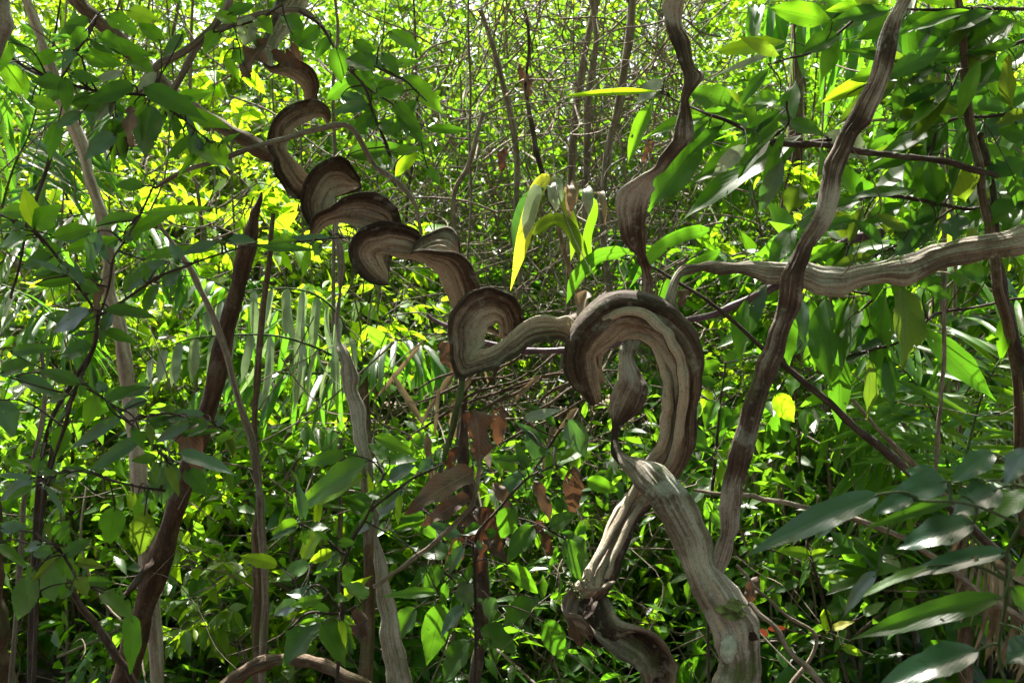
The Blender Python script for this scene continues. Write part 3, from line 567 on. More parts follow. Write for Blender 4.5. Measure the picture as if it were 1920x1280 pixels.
leafy('leafy_branch', 'big leaved branch hanging in front of the twisting ribbon, upper right of centre', 'branch',
 [[(1560,262,6),(1500,268,6),(1440,262,5),(1375,232,5),(1330,215,4),(1290,195,3),(1240,175,3)],[(1640,0,3),(1580,60,4),(1530,95,4),(1480,110,3),(1440,120,2)],[(1440,262,4),(1475,235,3),(1475,190,3)]],
 [(1240,172,1048,176,15,'b'),(1245,148,1190,196,30,'p'),(1225,185,1172,308,30,'m'),(1476,78,1332,96,34,'b'),(1476,90,1330,142,13,'p'),(1292,172,1396,205,52,'d'),(1385,232,1300,215,46,'d'),(1474,242,1490,148,40,'d'),(1462,188,1404,192,34,'m'),(1440,198,1322,232,26,'g'),(1318,262,1215,388,78,'d'),(1452,250,1288,345,46,'d'),(1506,252,1270,400,50,'d'),(1470,300,1420,402,36,'g'),(1500,345,1480,400,50,'o'),(1420,225,1392,205,30,'m'),(1395,215,1350,160,30,'o'),(1560,40,1440,12,50,'m'),(1575,65,1500,100,40,'d'),(1445,262,1380,330,30,'d'),(1400,270,1335,330,34,'p'),(1545,255,1450,215,30,'d'),(1330,215,1260,240,34,'m')], 3.12, seed=1, extra=14, ang=(150, 35), el=(80, 140))
leafy('leafy_branch', 'dark branch of long drooping leaves across the upper right corner', 'branch',
 [[(1960,60,6),(1890,90,6),(1810,110,6),(1740,120,5),(1690,130,4),(1640,150,3)],[(1960,200,5),(1880,215,5),(1800,220,4),(1730,250,3)],[(1810,110,4),(1770,200,4),(1740,300,3)],[(1960,20,5),(1850,15,5),(1760,20,4),(1650,15,3)]],
 [(1695,125,1590,205,36,'o'),(1765,90,1650,150,42,'d'),(1800,60,1690,30,52,'d'),(1905,40,1800,92,54,'d'),(1866,18,1804,106,30,'g'),(1905,130,1785,150,44,'d'),(1755,150,1655,200,36,'d'),(1856,170,1740,205,40,'d'),(1940,220,1788,262,40,'g'),(1842,232,1782,270,34,'g'),(1772,214,1708,352,62,'d'),(1736,132,1708,248,20,'p'),(1692,212,1622,296,26,'g'),(1545,250,1640,298,50,'p'),(1662,268,1632,338,36,'d'),(1850,268,1902,352,60,'d'),(1795,305,1812,378,54,'o'),(1925,300,1830,335,44,'d'),(1700,30,1600,75,46,'d'),(1640,15,1540,60,44,'d'),(1600,10,1480,45,46,'d'),(1760,20,1700,110,48,'d'),(1820,20,1780,120,56,'d'),(1930,90,1860,140,46,'d'),(1690,150,1560,235,38,'o'),(1640,150,1540,190,34,'b'),(1880,215,1800,180,44,'d'),(1930,170,1850,200,44,'d'),(1720,250,1650,240,30,'d'),(1930,260,1870,240,40,'d'),(1900,330,1930,400,50,'d'),(1740,300,1760,380,44,'d')], 3.2, seed=2, extra=60, ang=(145, 40), el=(80, 170))
leafy('leafy_branch', 'branch of dark leaves above the level liana branch at the right', 'branch',
 [[(1930,395,4),(1850,390,4),(1795,388,5),(1730,375,5),(1640,368,5),(1570,395,4)],[(1795,388,4),(1700,450,3),(1640,480,3)],[(1640,368,3),(1600,440,3),(1570,520,2)]],
 [(1492,420,1440,505,42,'d'),(1538,385,1496,442,30,'g'),(1718,356,1584,366,22,'d'),(1692,380,1610,432,40,'d'),(1768,386,1660,442,32,'d'),(1754,420,1672,482,44,'g'),(1795,402,1790,448,52,'g'),(1872,360,1788,402,28,'g'),(1606,408,1560,432,30,'d'),(1860,395,1790,430,34,'d'),(1640,372,1590,330,34,'d'),(1920,380,1840,420,50,'d'),(1730,372,1700,300,52,'d'),(1820,385,1850,310,56,'d'),(1570,395,1600,460,34,'o'),(1930,360,1880,440,50,'d'),(1480,440,1450,500,30,'m'),(1790,340,1720,400,36,'d'),(1700,440,1650,420,30,'o')], 3.22, seed=3, extra=26, ang=(145, 45), el=(80, 140))
leafy('leafy_branch', 'hanging dark leaves below the level liana branch at the right', 'branch',
 [[(1920,560,4),(1830,575,4),(1765,585,5),(1740,600,5),(1690,640,4),(1640,655,4),(1560,672,3)],[(1640,560,4),(1600,590,3),(1570,620,3)],[(1640,555,3),(1560,540,3),(1440,530,3)]],
 [(1548,556,1545,722,58,'d'),(1520,560,1532,690,40,'m'),(1660,540,1640,736,62,'d'),(1690,535,1702,684,62,'o'),(1745,505,1738,545,50,'d'),(1438,530,1396,642,28,'g'),(1440,525,1404,600,26,'p'),(1505,560,1504,645,34,'g'),(1730,616,1866,748,54,'d'),(1715,608,1524,706,22,'g'),(1735,540,1790,562,26,'d'),(1575,650,1572,808,36,'d'),(1400,560,1380,680,34,'m'),(1470,560,1480,690,40,'d'),(1600,560,1590,660,44,'o'),(1800,540,1820,500,40,'d'),(1850,520,1800,505,40,'d')], 3.25, seed=4, extra=10, ang=(100, 25), el=(80, 140))
leafy('foreground_branch', 'blurred glossy blue green leaves close to the camera, lower right corner', 'branch',
 [[(1960,1420,5),(1872,1250,5),(1885,1120,5),(1895,1020,4),(1930,950,4)],[(1960,1000,4),(1880,970,4),(1800,945,4),(1740,940,4),(1690,925,3),(1640,930,2)],[(1960,925,3),(1890,905,3),(1830,900,2)]],
 [(1650,926,1404,1030,65,'G'),(1605,944,1533,1008,31,'G'),(1775,902,1662,932,67,'G'),(1805,930,1630,985,30,'d'),(1875,915,1785,962,78,'G'),(1862,848,1786,900,59,'G'),(1930,842,1882,906,57,'G'),(1825,980,1684,1022,70,'G'),(1890,1034,1676,1078,46,'G'),(1645,1070,1576,1152,33,'G'),(1750,1060,1590,1120,22,'m'),(1880,1118,1598,1192,62,'d'),(1835,1218,1638,1285,75,'G'),(1940,1210,1888,1240,72,'G'),(1760,900,1700,880,52,'G'),(1930,920,1850,985,52,'d'),(1960,1030,1900,1080,40,'d'),(1710,930,1640,960,44,'G'),(1895,1100,1960,1160,50,'d')], 1.35, seed=5, kind='ovate', jit=.06, tm='twig_green')
leafy('leafy_sapling', 'sapling with long green leaves reaching in from the left edge', 'sapling',
 [[(60,1100,7),(85,820,6),(150,705,6),(176,650,6),(185,590,6)],[(185,590,5),(250,550,4),(320,510,4),(400,478,3),(480,462,3),(560,452,2),(650,446,2)],[(185,590,4),(140,530,4),(90,460,4),(40,420,4),(-40,390,4)],[(185,590,3),(215,490,3),(235,440,3),(262,400,3),(290,340,2)]],
 [(66,430,44,350,36,'b'),(62,430,112,384,46,'m'),(95,446,180,424,34,'m'),(178,426,262,400,24,'m'),(232,442,332,394,28,'m'),(120,470,224,444,30,'m'),(56,440,-10,460,26,'m'),(60,400,-5,395,34,'m'),(110,446,182,446,30,'g'),(186,432,168,492,34,'g'),(266,400,402,388,20,'m'),(268,486,412,456,24,'m'),(410,454,342,474,22,'g'),(425,452,482,450,22,'g'),(298,496,222,552,28,'g'),(318,490,250,506,18,'g'),(172,580,94,622,36,'g'),(190,580,298,592,26,'d'),(190,616,256,642,24,'d'),(65,534,160,520,24,'d'),(520,455,640,440,16,'g'),(480,462,600,468,16,'d'),(560,452,500,470,22,'g'),(140,530,60,510,36,'d'),(100,480,40,500,36,'d'),(90,470,110,540,40,'d'),(176,650,110,665,38,'d'),(150,600,80,590,30,'d')], 2.3, seed=6, kind='lance', extra=46, ang=(170, 80), el=(28, 95), ew=(12, 28), tones='ddgmd')
leafy('leafy_sapling', 'sapling with dark drooping leaves before the leaning trunk, lower left', 'sapling',
 [[(60,1300,6),(75,1000,6),(120,800,5),(148,710,5)],[(148,720,4),(200,750,4),(240,790,4),(290,840,3),(320,870,3)],[(75,900,4),(150,880,4),(230,905,4),(310,920,3)],[(70,1000,4),(120,1040,4),(150,1100,3)],[(240,790,3),(310,775,3),(380,790,3),(440,810,2)]],
 [(228,780,130,842,30,'g'),(264,820,166,882,36,'g'),(312,862,304,946,68,'g'),(384,776,262,788,28,'g'),(330,850,444,884,36,'g'),(30,704,118,746,38,'g'),(-5,750,28,815,60,'g'),(62,895,-5,938,36,'g'),(75,902,126,922,32,'g'),(282,724,232,742,30,'g'),(276,750,230,764,24,'g'),(85,1046,104,1128,64,'g'),(62,1078,30,1165,56,'g'),(60,1034,134,1034,34,'d'),(272,958,260,1044,60,'o'),(215,950,205,1020,50,'d'),(340,815,410,805,20,'d'),(440,810,400,828,22,'m'),(20,660,100,650,30,'d'),(0,700,60,680,40,'d'),(150,720,70,690,36,'d'),(180,740,160,800,40,'m'),(200,755,270,720,30,'d'),(350,880,390,930,46,'d'),(240,1150,250,1260,46,'d'),(190,1110,250,1160,46,'d'),(0,990,50,985,30,'g'),(-5,1020,50,1060,26,'d'),(120,1040,170,1010,34,'d'),(300,900,280,960,40,'d')], 2.25, seed=7, kind='ovate', extra=50, ang=(120, 70), el=(28, 90), ew=(12, 34), tones='ddgod')
leafy('leafy_branch', 'branch of dark toothed leaves high at the left, beside the pale trunk', 'branch',
 [[(-40,60,4),(40,120,4),(110,150,4),(200,175,4),(280,180,4),(350,200,3)],[(110,150,3),(150,90,3),(180,30,3)],[(200,175,3),(215,240,3),(200,300,2)],[(280,180,3),(350,230,3),(420,290,2)]],
 [(140,94,116,128,26,'g'),(168,36,108,62,32,'d'),(106,98,58,122,34,'d'),(200,80,282,104,40,'d'),(232,138,174,150,22,'p'),(342,66,306,106,28,'g'),(295,138,258,168,26,'p'),(252,160,160,192,44,'d'),(270,164,382,218,52,'d'),(276,194,272,292,58,'g'),(218,188,172,228,26,'g'),(152,212,104,240,30,'g'),(216,252,158,298,44,'g'),(110,228,92,296,36,'d'),(350,268,442,314,48,'m'),(402,266,424,312,40,'m'),(160,110,230,120,40,'d'),(240,110,290,140,40,'d'),(180,70,230,90,40,'m'),(320,190,400,170,34,'m'),(350,210,430,240,36,'m'),(120,160,60,150,40,'d'),(200,200,130,190,40,'d'),(240,230,180,250,40,'d'),(330,250,370,300,36,'b'),(20,80,-10,140,40,'m'),(10,120,40,180,46,'m'),(300,80,260,40,40,'m'),(200,30,260,60,44,'m'),(240,20,300,40,40,'b'),(60,190,110,200,36,'m')], 2.6, seed=8, kind='ovate', extra=46, ang=(110, 70), el=(28, 90), ew=(12, 34), tones='ddmmdg')
leafy('leafy_branch', 'dark green leaves hanging right of the uppermost coil', 'branch',
 [[(560,20,4),(610,60,4),(645,120,4),(680,160,4),(700,215,4),(720,270,4),(740,320,3)],[(645,120,3),(700,125,3),(760,150,3),(800,190,2)],[(680,160,3),(740,200,3),(790,240,2)]],
 [(630,88,640,155,48,'d'),(662,80,704,96,30,'d'),(650,110,705,132,40,'d'),(672,95,722,128,26,'g'),(716,100,748,142,32,'d'),(650,140,732,194,50,'d'),(756,140,834,210,42,'m'),(692,196,622,210,30,'g'),(640,180,696,206,40,'g'),(740,190,792,250,34,'d'),(710,230,752,258,36,'d'),(755,235,800,268,30,'d'),(650,292,772,274,44,'d'),(800,310,826,348,22,'d'),(660,150,610,190,36,'d'),(700,215,660,250,40,'d'),(740,300,690,320,36,'m'),(730,60,790,95,36,'m'),(600,50,560,85,36,'d'),(760,170,700,180,30,'m'),(690,250,640,225,30,'d'),(620,70,590,110,30,'d'),(780,280,740,330,40,'b')], 2.85, seed=9, kind='ovate', extra=12, ang=(60, 60), el=(50, 95), ew=(18, 34), tones='ddmd')
leafy('leafy_twig', 'few green leaves at the top of the coiled liana, among brown dead ones', 'twig',
 [[(400,60,3),(440,50,3),(490,30,3),(530,10,3)],[(440,50,2),(450,100,2),(470,150,2)]],
 [(430,26,478,8,30,'d'),(482,34,510,62,38,'m'),(470,62,496,102,24,'g'),(438,92,472,134,32,'d'),(420,110,450,150,26,'m'),(530,30,570,60,40,'d'),(545,60,590,95,36,'d'),(415,60,380,100,36,'m'),(440,45,400,20,34,'m')], 2.85, seed=10, kind='ovate')
leafy('leafy_sapling', 'sapling with broad leaves around the foot of the slender liana', 'sapling',
 [[(630,1320,5),(640,1150,5),(650,1040,5),(690,960,4),(720,890,3)],[(650,1040,4),(600,1000,3),(560,980,3)],[(640,1150,4),(580,1150,4),(540,1180,3)],[(690,960,3),(770,900,3),(830,870,2)],[(640,1150,3),(600,1100,3),(560,1110,2)]],
 [(760,918,654,1008,42,'g'),(690,864,548,958,58,'m'),(684,890,588,950,26,'b'),(730,900,780,870,36,'g'),(602,1160,530,1245,72,'d'),(602,1165,652,1245,60,'d'),(600,1120,540,1110,40,'g'),(560,1130,510,1150,36,'g'),(690,1120,640,1090,36,'m'),(520,1060,450,1040,36,'b'),(700,960,640,930,44,'d'),(560,980,510,1000,40,'m'),(600,1000,560,1050,50,'b'),(580,1060,520,1085,40,'m'),(640,1040,590,1070,36,'d'),(820,1110,720,1115,26,'m'),(730,860,690,830,30,'d'),(650,850,560,870,34,'d'),(700,820,780,850,36,'m')], 2.8, seed=11, kind='ovate', extra=44, ang=(90, 90), el=(26, 85), ew=(11, 32), tones='ddmmbg')
leafy('leafy_sapling', 'toothed leaves on a dark stem under the coils, among the dead leaves', 'sapling',
 [[(890,1320,5),(895,1150,5),(890,1020,5),(930,960,4),(985,900,4),(1040,870,3)],[(930,960,3),(1000,980,3),(1060,1010,3)],[(895,1150,3),(850,1090,3),(820,1060,2)],[(985,900,3),(1040,820,3),(1070,790,2)],[(890,1020,3),(830,980,3),(780,950,2)]],
 [(876,1088,872,1152,46,'g'),(915,1118,922,1165,40,'g'),(1062,786,1102,858,48,'g'),(982,786,1052,766,26,'p'),(990,808,1012,872,40,'g'),(1050,1000,1108,1065,52,'d'),(1030,990,1080,960,40,'d'),(840,1040,770,1020,50,'d'),(830,1060,790,1110,44,'d'),(830,1130,800,1245,60,'d'),(780,1140,740,1200,50,'d'),(960,950,940,1010,50,'d'),(940,920,1000,880,40,'g'),(970,880,920,850,34,'m'),(1000,985,950,1050,50,'d'),(1060,1010,1090,1090,50,'d'),(900,1180,970,1220,56,'d'),(880,1200,830,1280,56,'d'),(950,1060,1010,1110,46,'m'),(1100,900,1160,920,40,'m'),(1040,870,1120,830,36,'m'),(770,960,820,1010,44,'d'),(1000,1120,940,1170,50,'d'),(1020,1160,1060,1240,56,'d')], 2.98, seed=12, kind='ovate', extra=50, ang=(90, 80), el=(26, 85), ew=(11, 32), tones='ddmdgd')
leafy('leafy_sapling', 'small sapling with bright leaves under the right palm', 'sapling',
 [[(1600,1320,4),(1560,1180,4),(1530,1080,4),(1510,1000,3)],[(1530,1080,3),(1480,1040,3),(1440,1030,2)],[(1560,1180,3),(1610,1160,3)]],
 [(1520,1040,1460,1030,30,'b'),(1500,1050,1560,1030,28,'b'),(1530,1060,1580,1050,26,'m'),(1480,1070,1430,1060,24,'m'),(1540,1090,1590,1080,24,'b'),(1500,1090,1440,1110,24,'d'),(1560,1180,1600,1165,20,'y'),(1545,1150,1600,1130,28,'d'),(1510,1000,1480,970,30,'m'),(1515,990,1560,960,28,'m')], 3.4, seed=13, kind='ovate', extra=16, ang=(90, 90), el=(35, 65), ew=(14, 26), tones='mbmd')
leafy('leafy_sapling', 'small sapling with fresh leaves right of the arch and behind the straight stem', 'sapling',
 [[(1330,1300,4),(1330,1000,4),(1340,860,4),(1350,760,3),(1360,680,3)],[(1340,860,3),(1400,830,2)],[(1350,760,3),(1310,740,2)]],
 [(1330,730,1310,780,40,'b'),(1345,750,1320,800,36,'m'),(1360,800,1440,740,36,'m'),(1360,690,1400,640,34,'m'),(1365,760,1350,820,34,'d'),(1350,680,1300,700,34,'m'),(1340,860,1400,850,30,'b'),(1340,900,1290,930,36,'m'),(1450,740,1490,790,50,'b'),(1500,700,1480,740,36,'m'),(1330,960,1380,1000,36,'d')], 3.5, seed=14, kind='ovate', extra=14, ang=(90, 90), el=(40, 80), ew=(16, 30), tones='mbmd')

# dead leaves, each caught on a twig or stem
DEAD = [
 (888,766,906,874,44,'D',2.85,'pinkish brown dead leaf hanging upright just below the lowest coil'),
 (872,770,900,830,30,'k',2.9,'dark curled dead leaf behind the pinkish one below the lowest coil'),
 (888,884,776,944,58,'D',2.7,'large tan dead leaf with ribbed veins lying level under the coils'),
 (880,930,800,975,40,'D',2.75,'tan dead leaf tucked beneath the large ribbed one'),
 (336,772,372,878,56,'D',2.4,'folded pinkish brown dead leaf hanging before the leaning trunk'),
 (1076,874,1074,962,34,'D',3.0,'brown dead leaf hanging by itself left of the column'),
 (1000,900,1034,970,28,'D',3.1,'small curled dead leaf left of the solitary hanging one'),
 (1000,978,1032,1030,38,'k',3.1,'dark red dead leaf under the two small hanging ones'),
 (1072,1150,1090,1208,40,'D',2.9,'mauve brown dead leaf under the bottom loop of the liana'),
 (900,950,905,1060,50,'k',3.2,'dark brown dead leaf clasping the dark upright stem'),
 (880,960,860,1040,36,'k',3.2,'dark withered leaf left of the clump on the upright stem'),
 (915,960,935,1030,34,'D',3.15,'mauve dead leaf right of the clump on the upright stem'),
 (500,80,455,130,44,'D',2.95,'brown dead leaf lodged left on top of the coiled liana'),
 (510,100,560,120,36,'k',2.93,'dark brown dead leaf lodged on the uppermost bend of the liana'),
 (470,30,460,80,34,'p',2.9,'pale pinkish dead leaf at the very top of the liana'),
 (548,80,570,150,22,'D',3.2,'rusty dead leaf hanging behind the uppermost bend'),
 (248,200,240,262,26,'D',2.5,'pink dead leaf beside the dark round leaf, upper left'),
 (250,262,215,290,30,'k',2.6,'rusty dead leaf below the pink one, upper left'),
 (985,130,995,180,16,'D',4.6,'orange brown dead leaf hung among the top centre twigs'),
 (972,120,985,170,14,'k',4.7,'dark dead leaf left of the orange one among the twigs'),
 (945,275,940,320,20,'k',4.6,'dark dead leaf hanging right of the coils, below the orange one'),
 (1225,265,1205,300,18,'D',3.9,'small pinkish dead leaf left of the twisting ribbon'),
 (175,510,185,580,22,'D',2.35,'thin brown dead leaf on the left sapling node'),
 (1100,545,1085,640,34,'s',3.3,'straw coloured palm stub behind the left of the arch'),
 (1290,540,1275,570,24,'D',3.2,'pinkish dead leaf behind the bend of the level branch'),
 (690,1160,650,1180,60,'k',3.05,'ragged dark red leaf left of the slender liana base'),
 (830,640,850,690,44,'D',3.2,'mauve flake of dead leaf behind the left edge of the lowest coil'),
 (905,1010,955,1050,30,'k',3.1,'dark red leaf sticking out right of the clump on the upright stem'),
 (868,1005,835,1065,30,'D',3.1,'tan curled leaf drooping left under the clump on the upright stem'),
 (925,905,960,960,26,'D',3.05,'short brown leaf right of the large ribbed one'),
 (860,835,838,880,24,'k',3.05,'small dark leaf below the mossy twig'),
 (940,760,930,830,26,'D',3.0,'pale brown curled leaf right of the pinkish one below the lowest coil'),
 (1420,1080,1400,1130,30,'D',3.0,'brown dead leaf beside the forked trunk'),
]
for k, (bx, by, tx, ty, w_, tn, d, lab) in enumerate(DEAD):
    o = one_leaf(bx, by, bx+(tx-bx)*1.12, by+(ty-by)*1.12, w_*1.1, d, 'ovate', 500+k, wave=.2, rag=.14, curl=.3).build('dead_leaf', M[TONE[tn]], None, P(bx, by, d))
    props(o, lab, 'dead leaf', 'dead leaves caught on stems')

# ------------------------------------------------------------------ palms
def frond(rach, D, n, l0, mat, parent, ang=.9, droop=.5, grav=.3, w=.02, seed=0, rr=.006, up=(0, 0, 1), lo=.1):
    r = np.random.default_rng(seed)
    q = np.array([P(x, y, D+z) for x, y, z in rach]); c = catmull(q, 24)
    T = nrm(np.gradient(c, axis=0)); mb = MB(); m = len(c)
    up = np.asarray(up, float)
    for k in range(n):
        if r.uniform() < .1: continue
        s = lo+(1-lo)*(k+.5)/n; j = min(m-1, int(s*(m-1)))
        ll = l0*(.35+.65*math.sin(math.pi*min(1, .15+.85*s)))*r.uniform(.6, 1.15)
        for sd_ in (-1, 1):
            side = nrm(np.cross(T[j], up))*sd_
            d = nrm(T[j]*math.cos(ang)*r.uniform(.8, 1.2)+side*math.sin(ang)+np.array([0, 0, -grav])+r.normal(0, .17, 3))
            nn = nrm(up+.35*side*r.normal()+r.normal(0, .15, 3))
            leaves(c[j], d, nn, ll, w*r.uniform(.7, 1.15), 8, 3, .35, droop*r.uniform(.3, 1.7), 'strip', mb=mb, seed=k)
    f = mb.build('frond', mat, parent)
    tube(c[::6], np.linspace(rr, rr*.3, len(c[::6])), 6, 3).build('rachis', M['twig_green'], f)
    return f
def palm(label, fr, D, base, seed=0):
    g = P(base[0], base[1], D); g[2] = float(ground_z(g[0], g[1]))
    p = empty('palm', g, label, 'palm')
    for k, a in enumerate(fr): frond(seed=seed+k, parent=p, D=D, **a)
    c = P(base[0], base[1], D); 
    if c[2]-g[2] > .15: tube([g-np.array([0, 0, .05]), (g+c)/2+np.array([.03, .02, 0]), c], [.03, .025, .02], 8, 5, .004, seed).build('stem', M['bark_brown'], p)
    return p
palm('palm with leaflets painted pale for sky sheen, hanging like a comb between leaning trunk and slender liana', [
  dict(rach=[(680,700,.1),(640,600,0),(590,552,-.02),(520,540,-.05),(440,552,-.1),(380,590,-.15)], n=11, l0=.27, mat=M['frond_sheen'], ang=1.25, droop=.35, grav=2.2, w=.034),
  dict(rach=[(680,700,.1),(600,655,-.1),(520,630,-.2),(430,628,-.3),(340,640,-.35),(270,680,-.4)], n=12, l0=.25, mat=M['frond_sheen'], ang=1.2, droop=.35, grav=2.2, w=.030),
  dict(rach=[(680,700,.1),(560,600,.2),(460,560,.2),(380,520,.2),(300,520,.2)], n=16, l0=.26, mat=M['frond'], ang=1.1, droop=.5, grav=.9, w=.026),
  dict(rach=[(680,700,.1),(560,700,.1),(460,700,.1),(360,740,.1)], n=14, l0=.26, mat=M['frond'], ang=1.1, droop=.5, grav=.7, w=.026),
  dict(rach=[(680,700,.1),(740,640,0),(800,650,0),(850,690,0)], n=16, l0=.25, mat=M['frond'], ang=1.1, droop=.5, grav=.6, w=.026)], 3.75, (680,705), 10)
palm('palm with arching ribbed fronds behind the hanging leaves at the right', [
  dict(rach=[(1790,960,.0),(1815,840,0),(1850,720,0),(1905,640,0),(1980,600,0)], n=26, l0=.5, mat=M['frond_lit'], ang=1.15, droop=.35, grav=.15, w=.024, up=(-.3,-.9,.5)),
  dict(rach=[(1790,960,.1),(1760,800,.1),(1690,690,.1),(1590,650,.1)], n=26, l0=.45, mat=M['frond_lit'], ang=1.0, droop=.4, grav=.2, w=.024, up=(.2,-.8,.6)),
  dict(rach=[(1790,960,.3),(1880,850,.3),(1950,800,.3),(2040,800,.3)], n=24, l0=.45, mat=M['frond_sheen'], ang=1.0, droop=.4, grav=.4, w=.024, up=(0,-.5,.8)),
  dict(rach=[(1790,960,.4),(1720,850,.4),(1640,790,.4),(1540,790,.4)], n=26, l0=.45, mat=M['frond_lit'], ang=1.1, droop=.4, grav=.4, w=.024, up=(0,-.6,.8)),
  dict(rach=[(1790,960,.0),(1850,1040,-.1),(1900,1120,-.1),(1930,1230,-.1)], n=22, l0=.3, mat=M['straw'], ang=.8, droop=.3, grav=.5, w=.016, up=(0,-.8,.5))], 3.45, (1790,960), 20)
palm('tall palm whose leaflets hang in a green curtain at the top right', [
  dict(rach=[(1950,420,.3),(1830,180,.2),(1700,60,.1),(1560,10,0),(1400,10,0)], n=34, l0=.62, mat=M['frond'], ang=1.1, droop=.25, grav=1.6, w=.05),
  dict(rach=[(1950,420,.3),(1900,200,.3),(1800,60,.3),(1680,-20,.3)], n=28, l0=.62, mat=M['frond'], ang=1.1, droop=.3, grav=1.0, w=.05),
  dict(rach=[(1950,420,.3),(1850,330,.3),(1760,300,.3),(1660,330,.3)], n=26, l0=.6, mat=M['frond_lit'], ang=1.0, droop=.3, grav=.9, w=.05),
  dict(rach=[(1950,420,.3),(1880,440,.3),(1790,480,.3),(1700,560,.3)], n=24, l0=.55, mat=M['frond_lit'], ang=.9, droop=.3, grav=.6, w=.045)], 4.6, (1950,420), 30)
palm('palm with fine dark fronds at the left edge behind the pale trunk', [
  dict(rach=[(-30,520,.2),(20,330,.1),(55,250,0),(80,150,0),(95,60,0)], n=32, l0=.42, mat=M['frond'], ang=.9, droop=.15, grav=.15, w=.022, up=(0,-.9,.4)),
  dict(rach=[(-30,520,.2),(60,360,.1),(130,290,0),(220,270,0)], n=26, l0=.42, mat=M['frond'], ang=.9, droop=.2, grav=.3, w=.022, up=(0,-.8,.5)),
  dict(rach=[(-30,520,.2),(80,430,.1),(180,400,0),(290,430,0),(350,480,0)], n=28, l0=.42, mat=M['frond'], ang=1.0, droop=.3, grav=.5, w=.024),
  dict(rach=[(-30,520,.2),(60,560,.1),(130,620,0),(180,700,0)], n=22, l0=.4, mat=M['frond'], ang=.9, droop=.3, grav=.3, w=.022)], 4.0, (-30,520), 40)
# broad split palm leaf right of the coils: yellow strip, white folded strips
bp = empty('broadleaf_palm', P(1120, 720, 3.4), 'broad palm leaf with a yellow strip and bleached folded tips behind the purple cane', 'palm')
def strip(pts, w_, D, tone, seed, name='leaf_strip', roll=.3):
    q = np.array([P(x, y, D+z) for x, y, z in pts]); c = catmull(q, 8); n = len(c); T = nrm(np.gradient(c, axis=0))
    view = nrm(CAM-c); s = np.linspace(0, 1, n); h = leaf_profile(s, 'strip')
    n0 = nrm(view-T*np.sum(view*T, axis=1, keepdims=True)); sd_ = np.cross(T, n0)
    sd_ = nrm(sd_*math.cos(roll)+n0*math.sin(roll)); nn = np.cross(sd_, T)
    cc = np.array([-1, -.5, 0, .5, 1.]); W = w_*D/F/2
    V = c[:, None]+sd_[:, None]*(cc[None, :, None]*(h*W)[:, None, None])+nn[:, None]*(np.abs(np.abs(cc)-.5)[None, :, None]*(h*W*.5)[:, None, None])
    U = np.stack([np.repeat(s, 5), np.tile((cc+1)/2, n)], 1)
    i = np.arange(n-1)[:, None]*5+np.arange(4)[None]; Q = np.stack([i, i+1, i+6, i+5], -1).reshape(-1, 4)
    return mesh(name, V.reshape(-1, 3), Q, U, M[TONE[tone]], bp)
strip([(1030,330,.1),(1008,352,0),(992,400,-.03),(975,470,-.05),(957,545,-.05)],28,3.2,'y',1)
strip([(1012,350,-.02),(1000,368,-.04),(990,410,-.06),(984,450,-.06)],26,3.2,'p',2)
strip([(1020,352,.0),(985,375,.02),(968,420,.05),(962,470,.05)],20,3.2,'g',3)
for k, (x, w_) in enumerate(((1040,30),(1072,26),(1100,24),(1126,20))):
    dx = (3, -5, 4, 9)[k]; q = (0, 10, 2, 16)[k]
    strip([(x-6,346+k*5,.03),(x,348+k*6,-.02),(x+dx*.5,368+k*6,-.03),(x+dx,396+k*4+q,-.01)],w_,3.25,'p' if k % 2 == 0 else 's',5+k,roll=.2+.25*k)
strip([(1050,352,.03),(1062,390,.05),(1076,440,.06),(1070,490,.09)],22,3.25,'o',15)
strip([(1108,368,.03),(1112,400,.05),(1100,450,.06),(1112,500,.09)],18,3.25,'m',16)
strip([(1000,440,.0),(1030,415,-.02),(1060,420,-.02),(1090,470,0),(1100,520,.03)],26,3.3,'o',31)
strip([(1180,470,.0),(1120,480,0),(1080,520,0),(1062,570,0)],26,3.3,'d',32)
strip([(1330,430,.0),(1280,440,0),(1230,470,0),(1180,540,0)],26,3.3,'d',34)
strip([(1350,470,.0),(1300,500,0),(1250,540,0),(1230,600,0)],24,3.4,'d',35)
tube([P(1130,720,3.4),P(1100,600,3.4),P(1060,480,3.4),P(1030,340,3.35)],[.012,.01,.008,.004],8,6).build('stalk',M['straw'],bp)
# withered palm frond: a bundle of straw stalks below the coils
df = empty('dead_frond', P(1180, 620, 3.4), 'bundle of withered straw brown palm stalks behind the lowest coil', 'dead palm frond')
mb = MB()
for k in range(15):
    y0 = rng.uniform(600, 740); x0 = rng.uniform(930, 1160); L_ = rng.uniform(120, 300); a = R(rng.uniform(8, 50))
    tube([P(x0, y0, 3.4+rng.uniform(-.1,.15)), P(x0-L_*.5*math.cos(a), y0+L_*.5*math.sin(a)-10, 3.4), P(x0-L_*math.cos(a), y0+L_*math.sin(a), 3.4+rng.uniform(-.1,.1))], [.003, .0055, .002], 6, 6, .012, k, mb)
mb.build('stalks', M['bark_brown'], df)
for k in range(18):
    mb = MB(); b = P(rng.uniform(700, 1150), rng.uniform(640, 840), 3.35+rng.uniform(-.1, .2))
    leaves(b, np.array([rng.normal(-.3, .6), rng.normal(0, .4), -1.]), np.array([0, -1, .3])+rng.normal(0, .4, 3), rng.uniform(.1, .28), rng.uniform(.012, .03), 8, 3, .5, rng.uniform(-.2, .4), 'strip', mb=mb, seed=k, rag=.15)
    mb.build('shred', M['straw'], df)

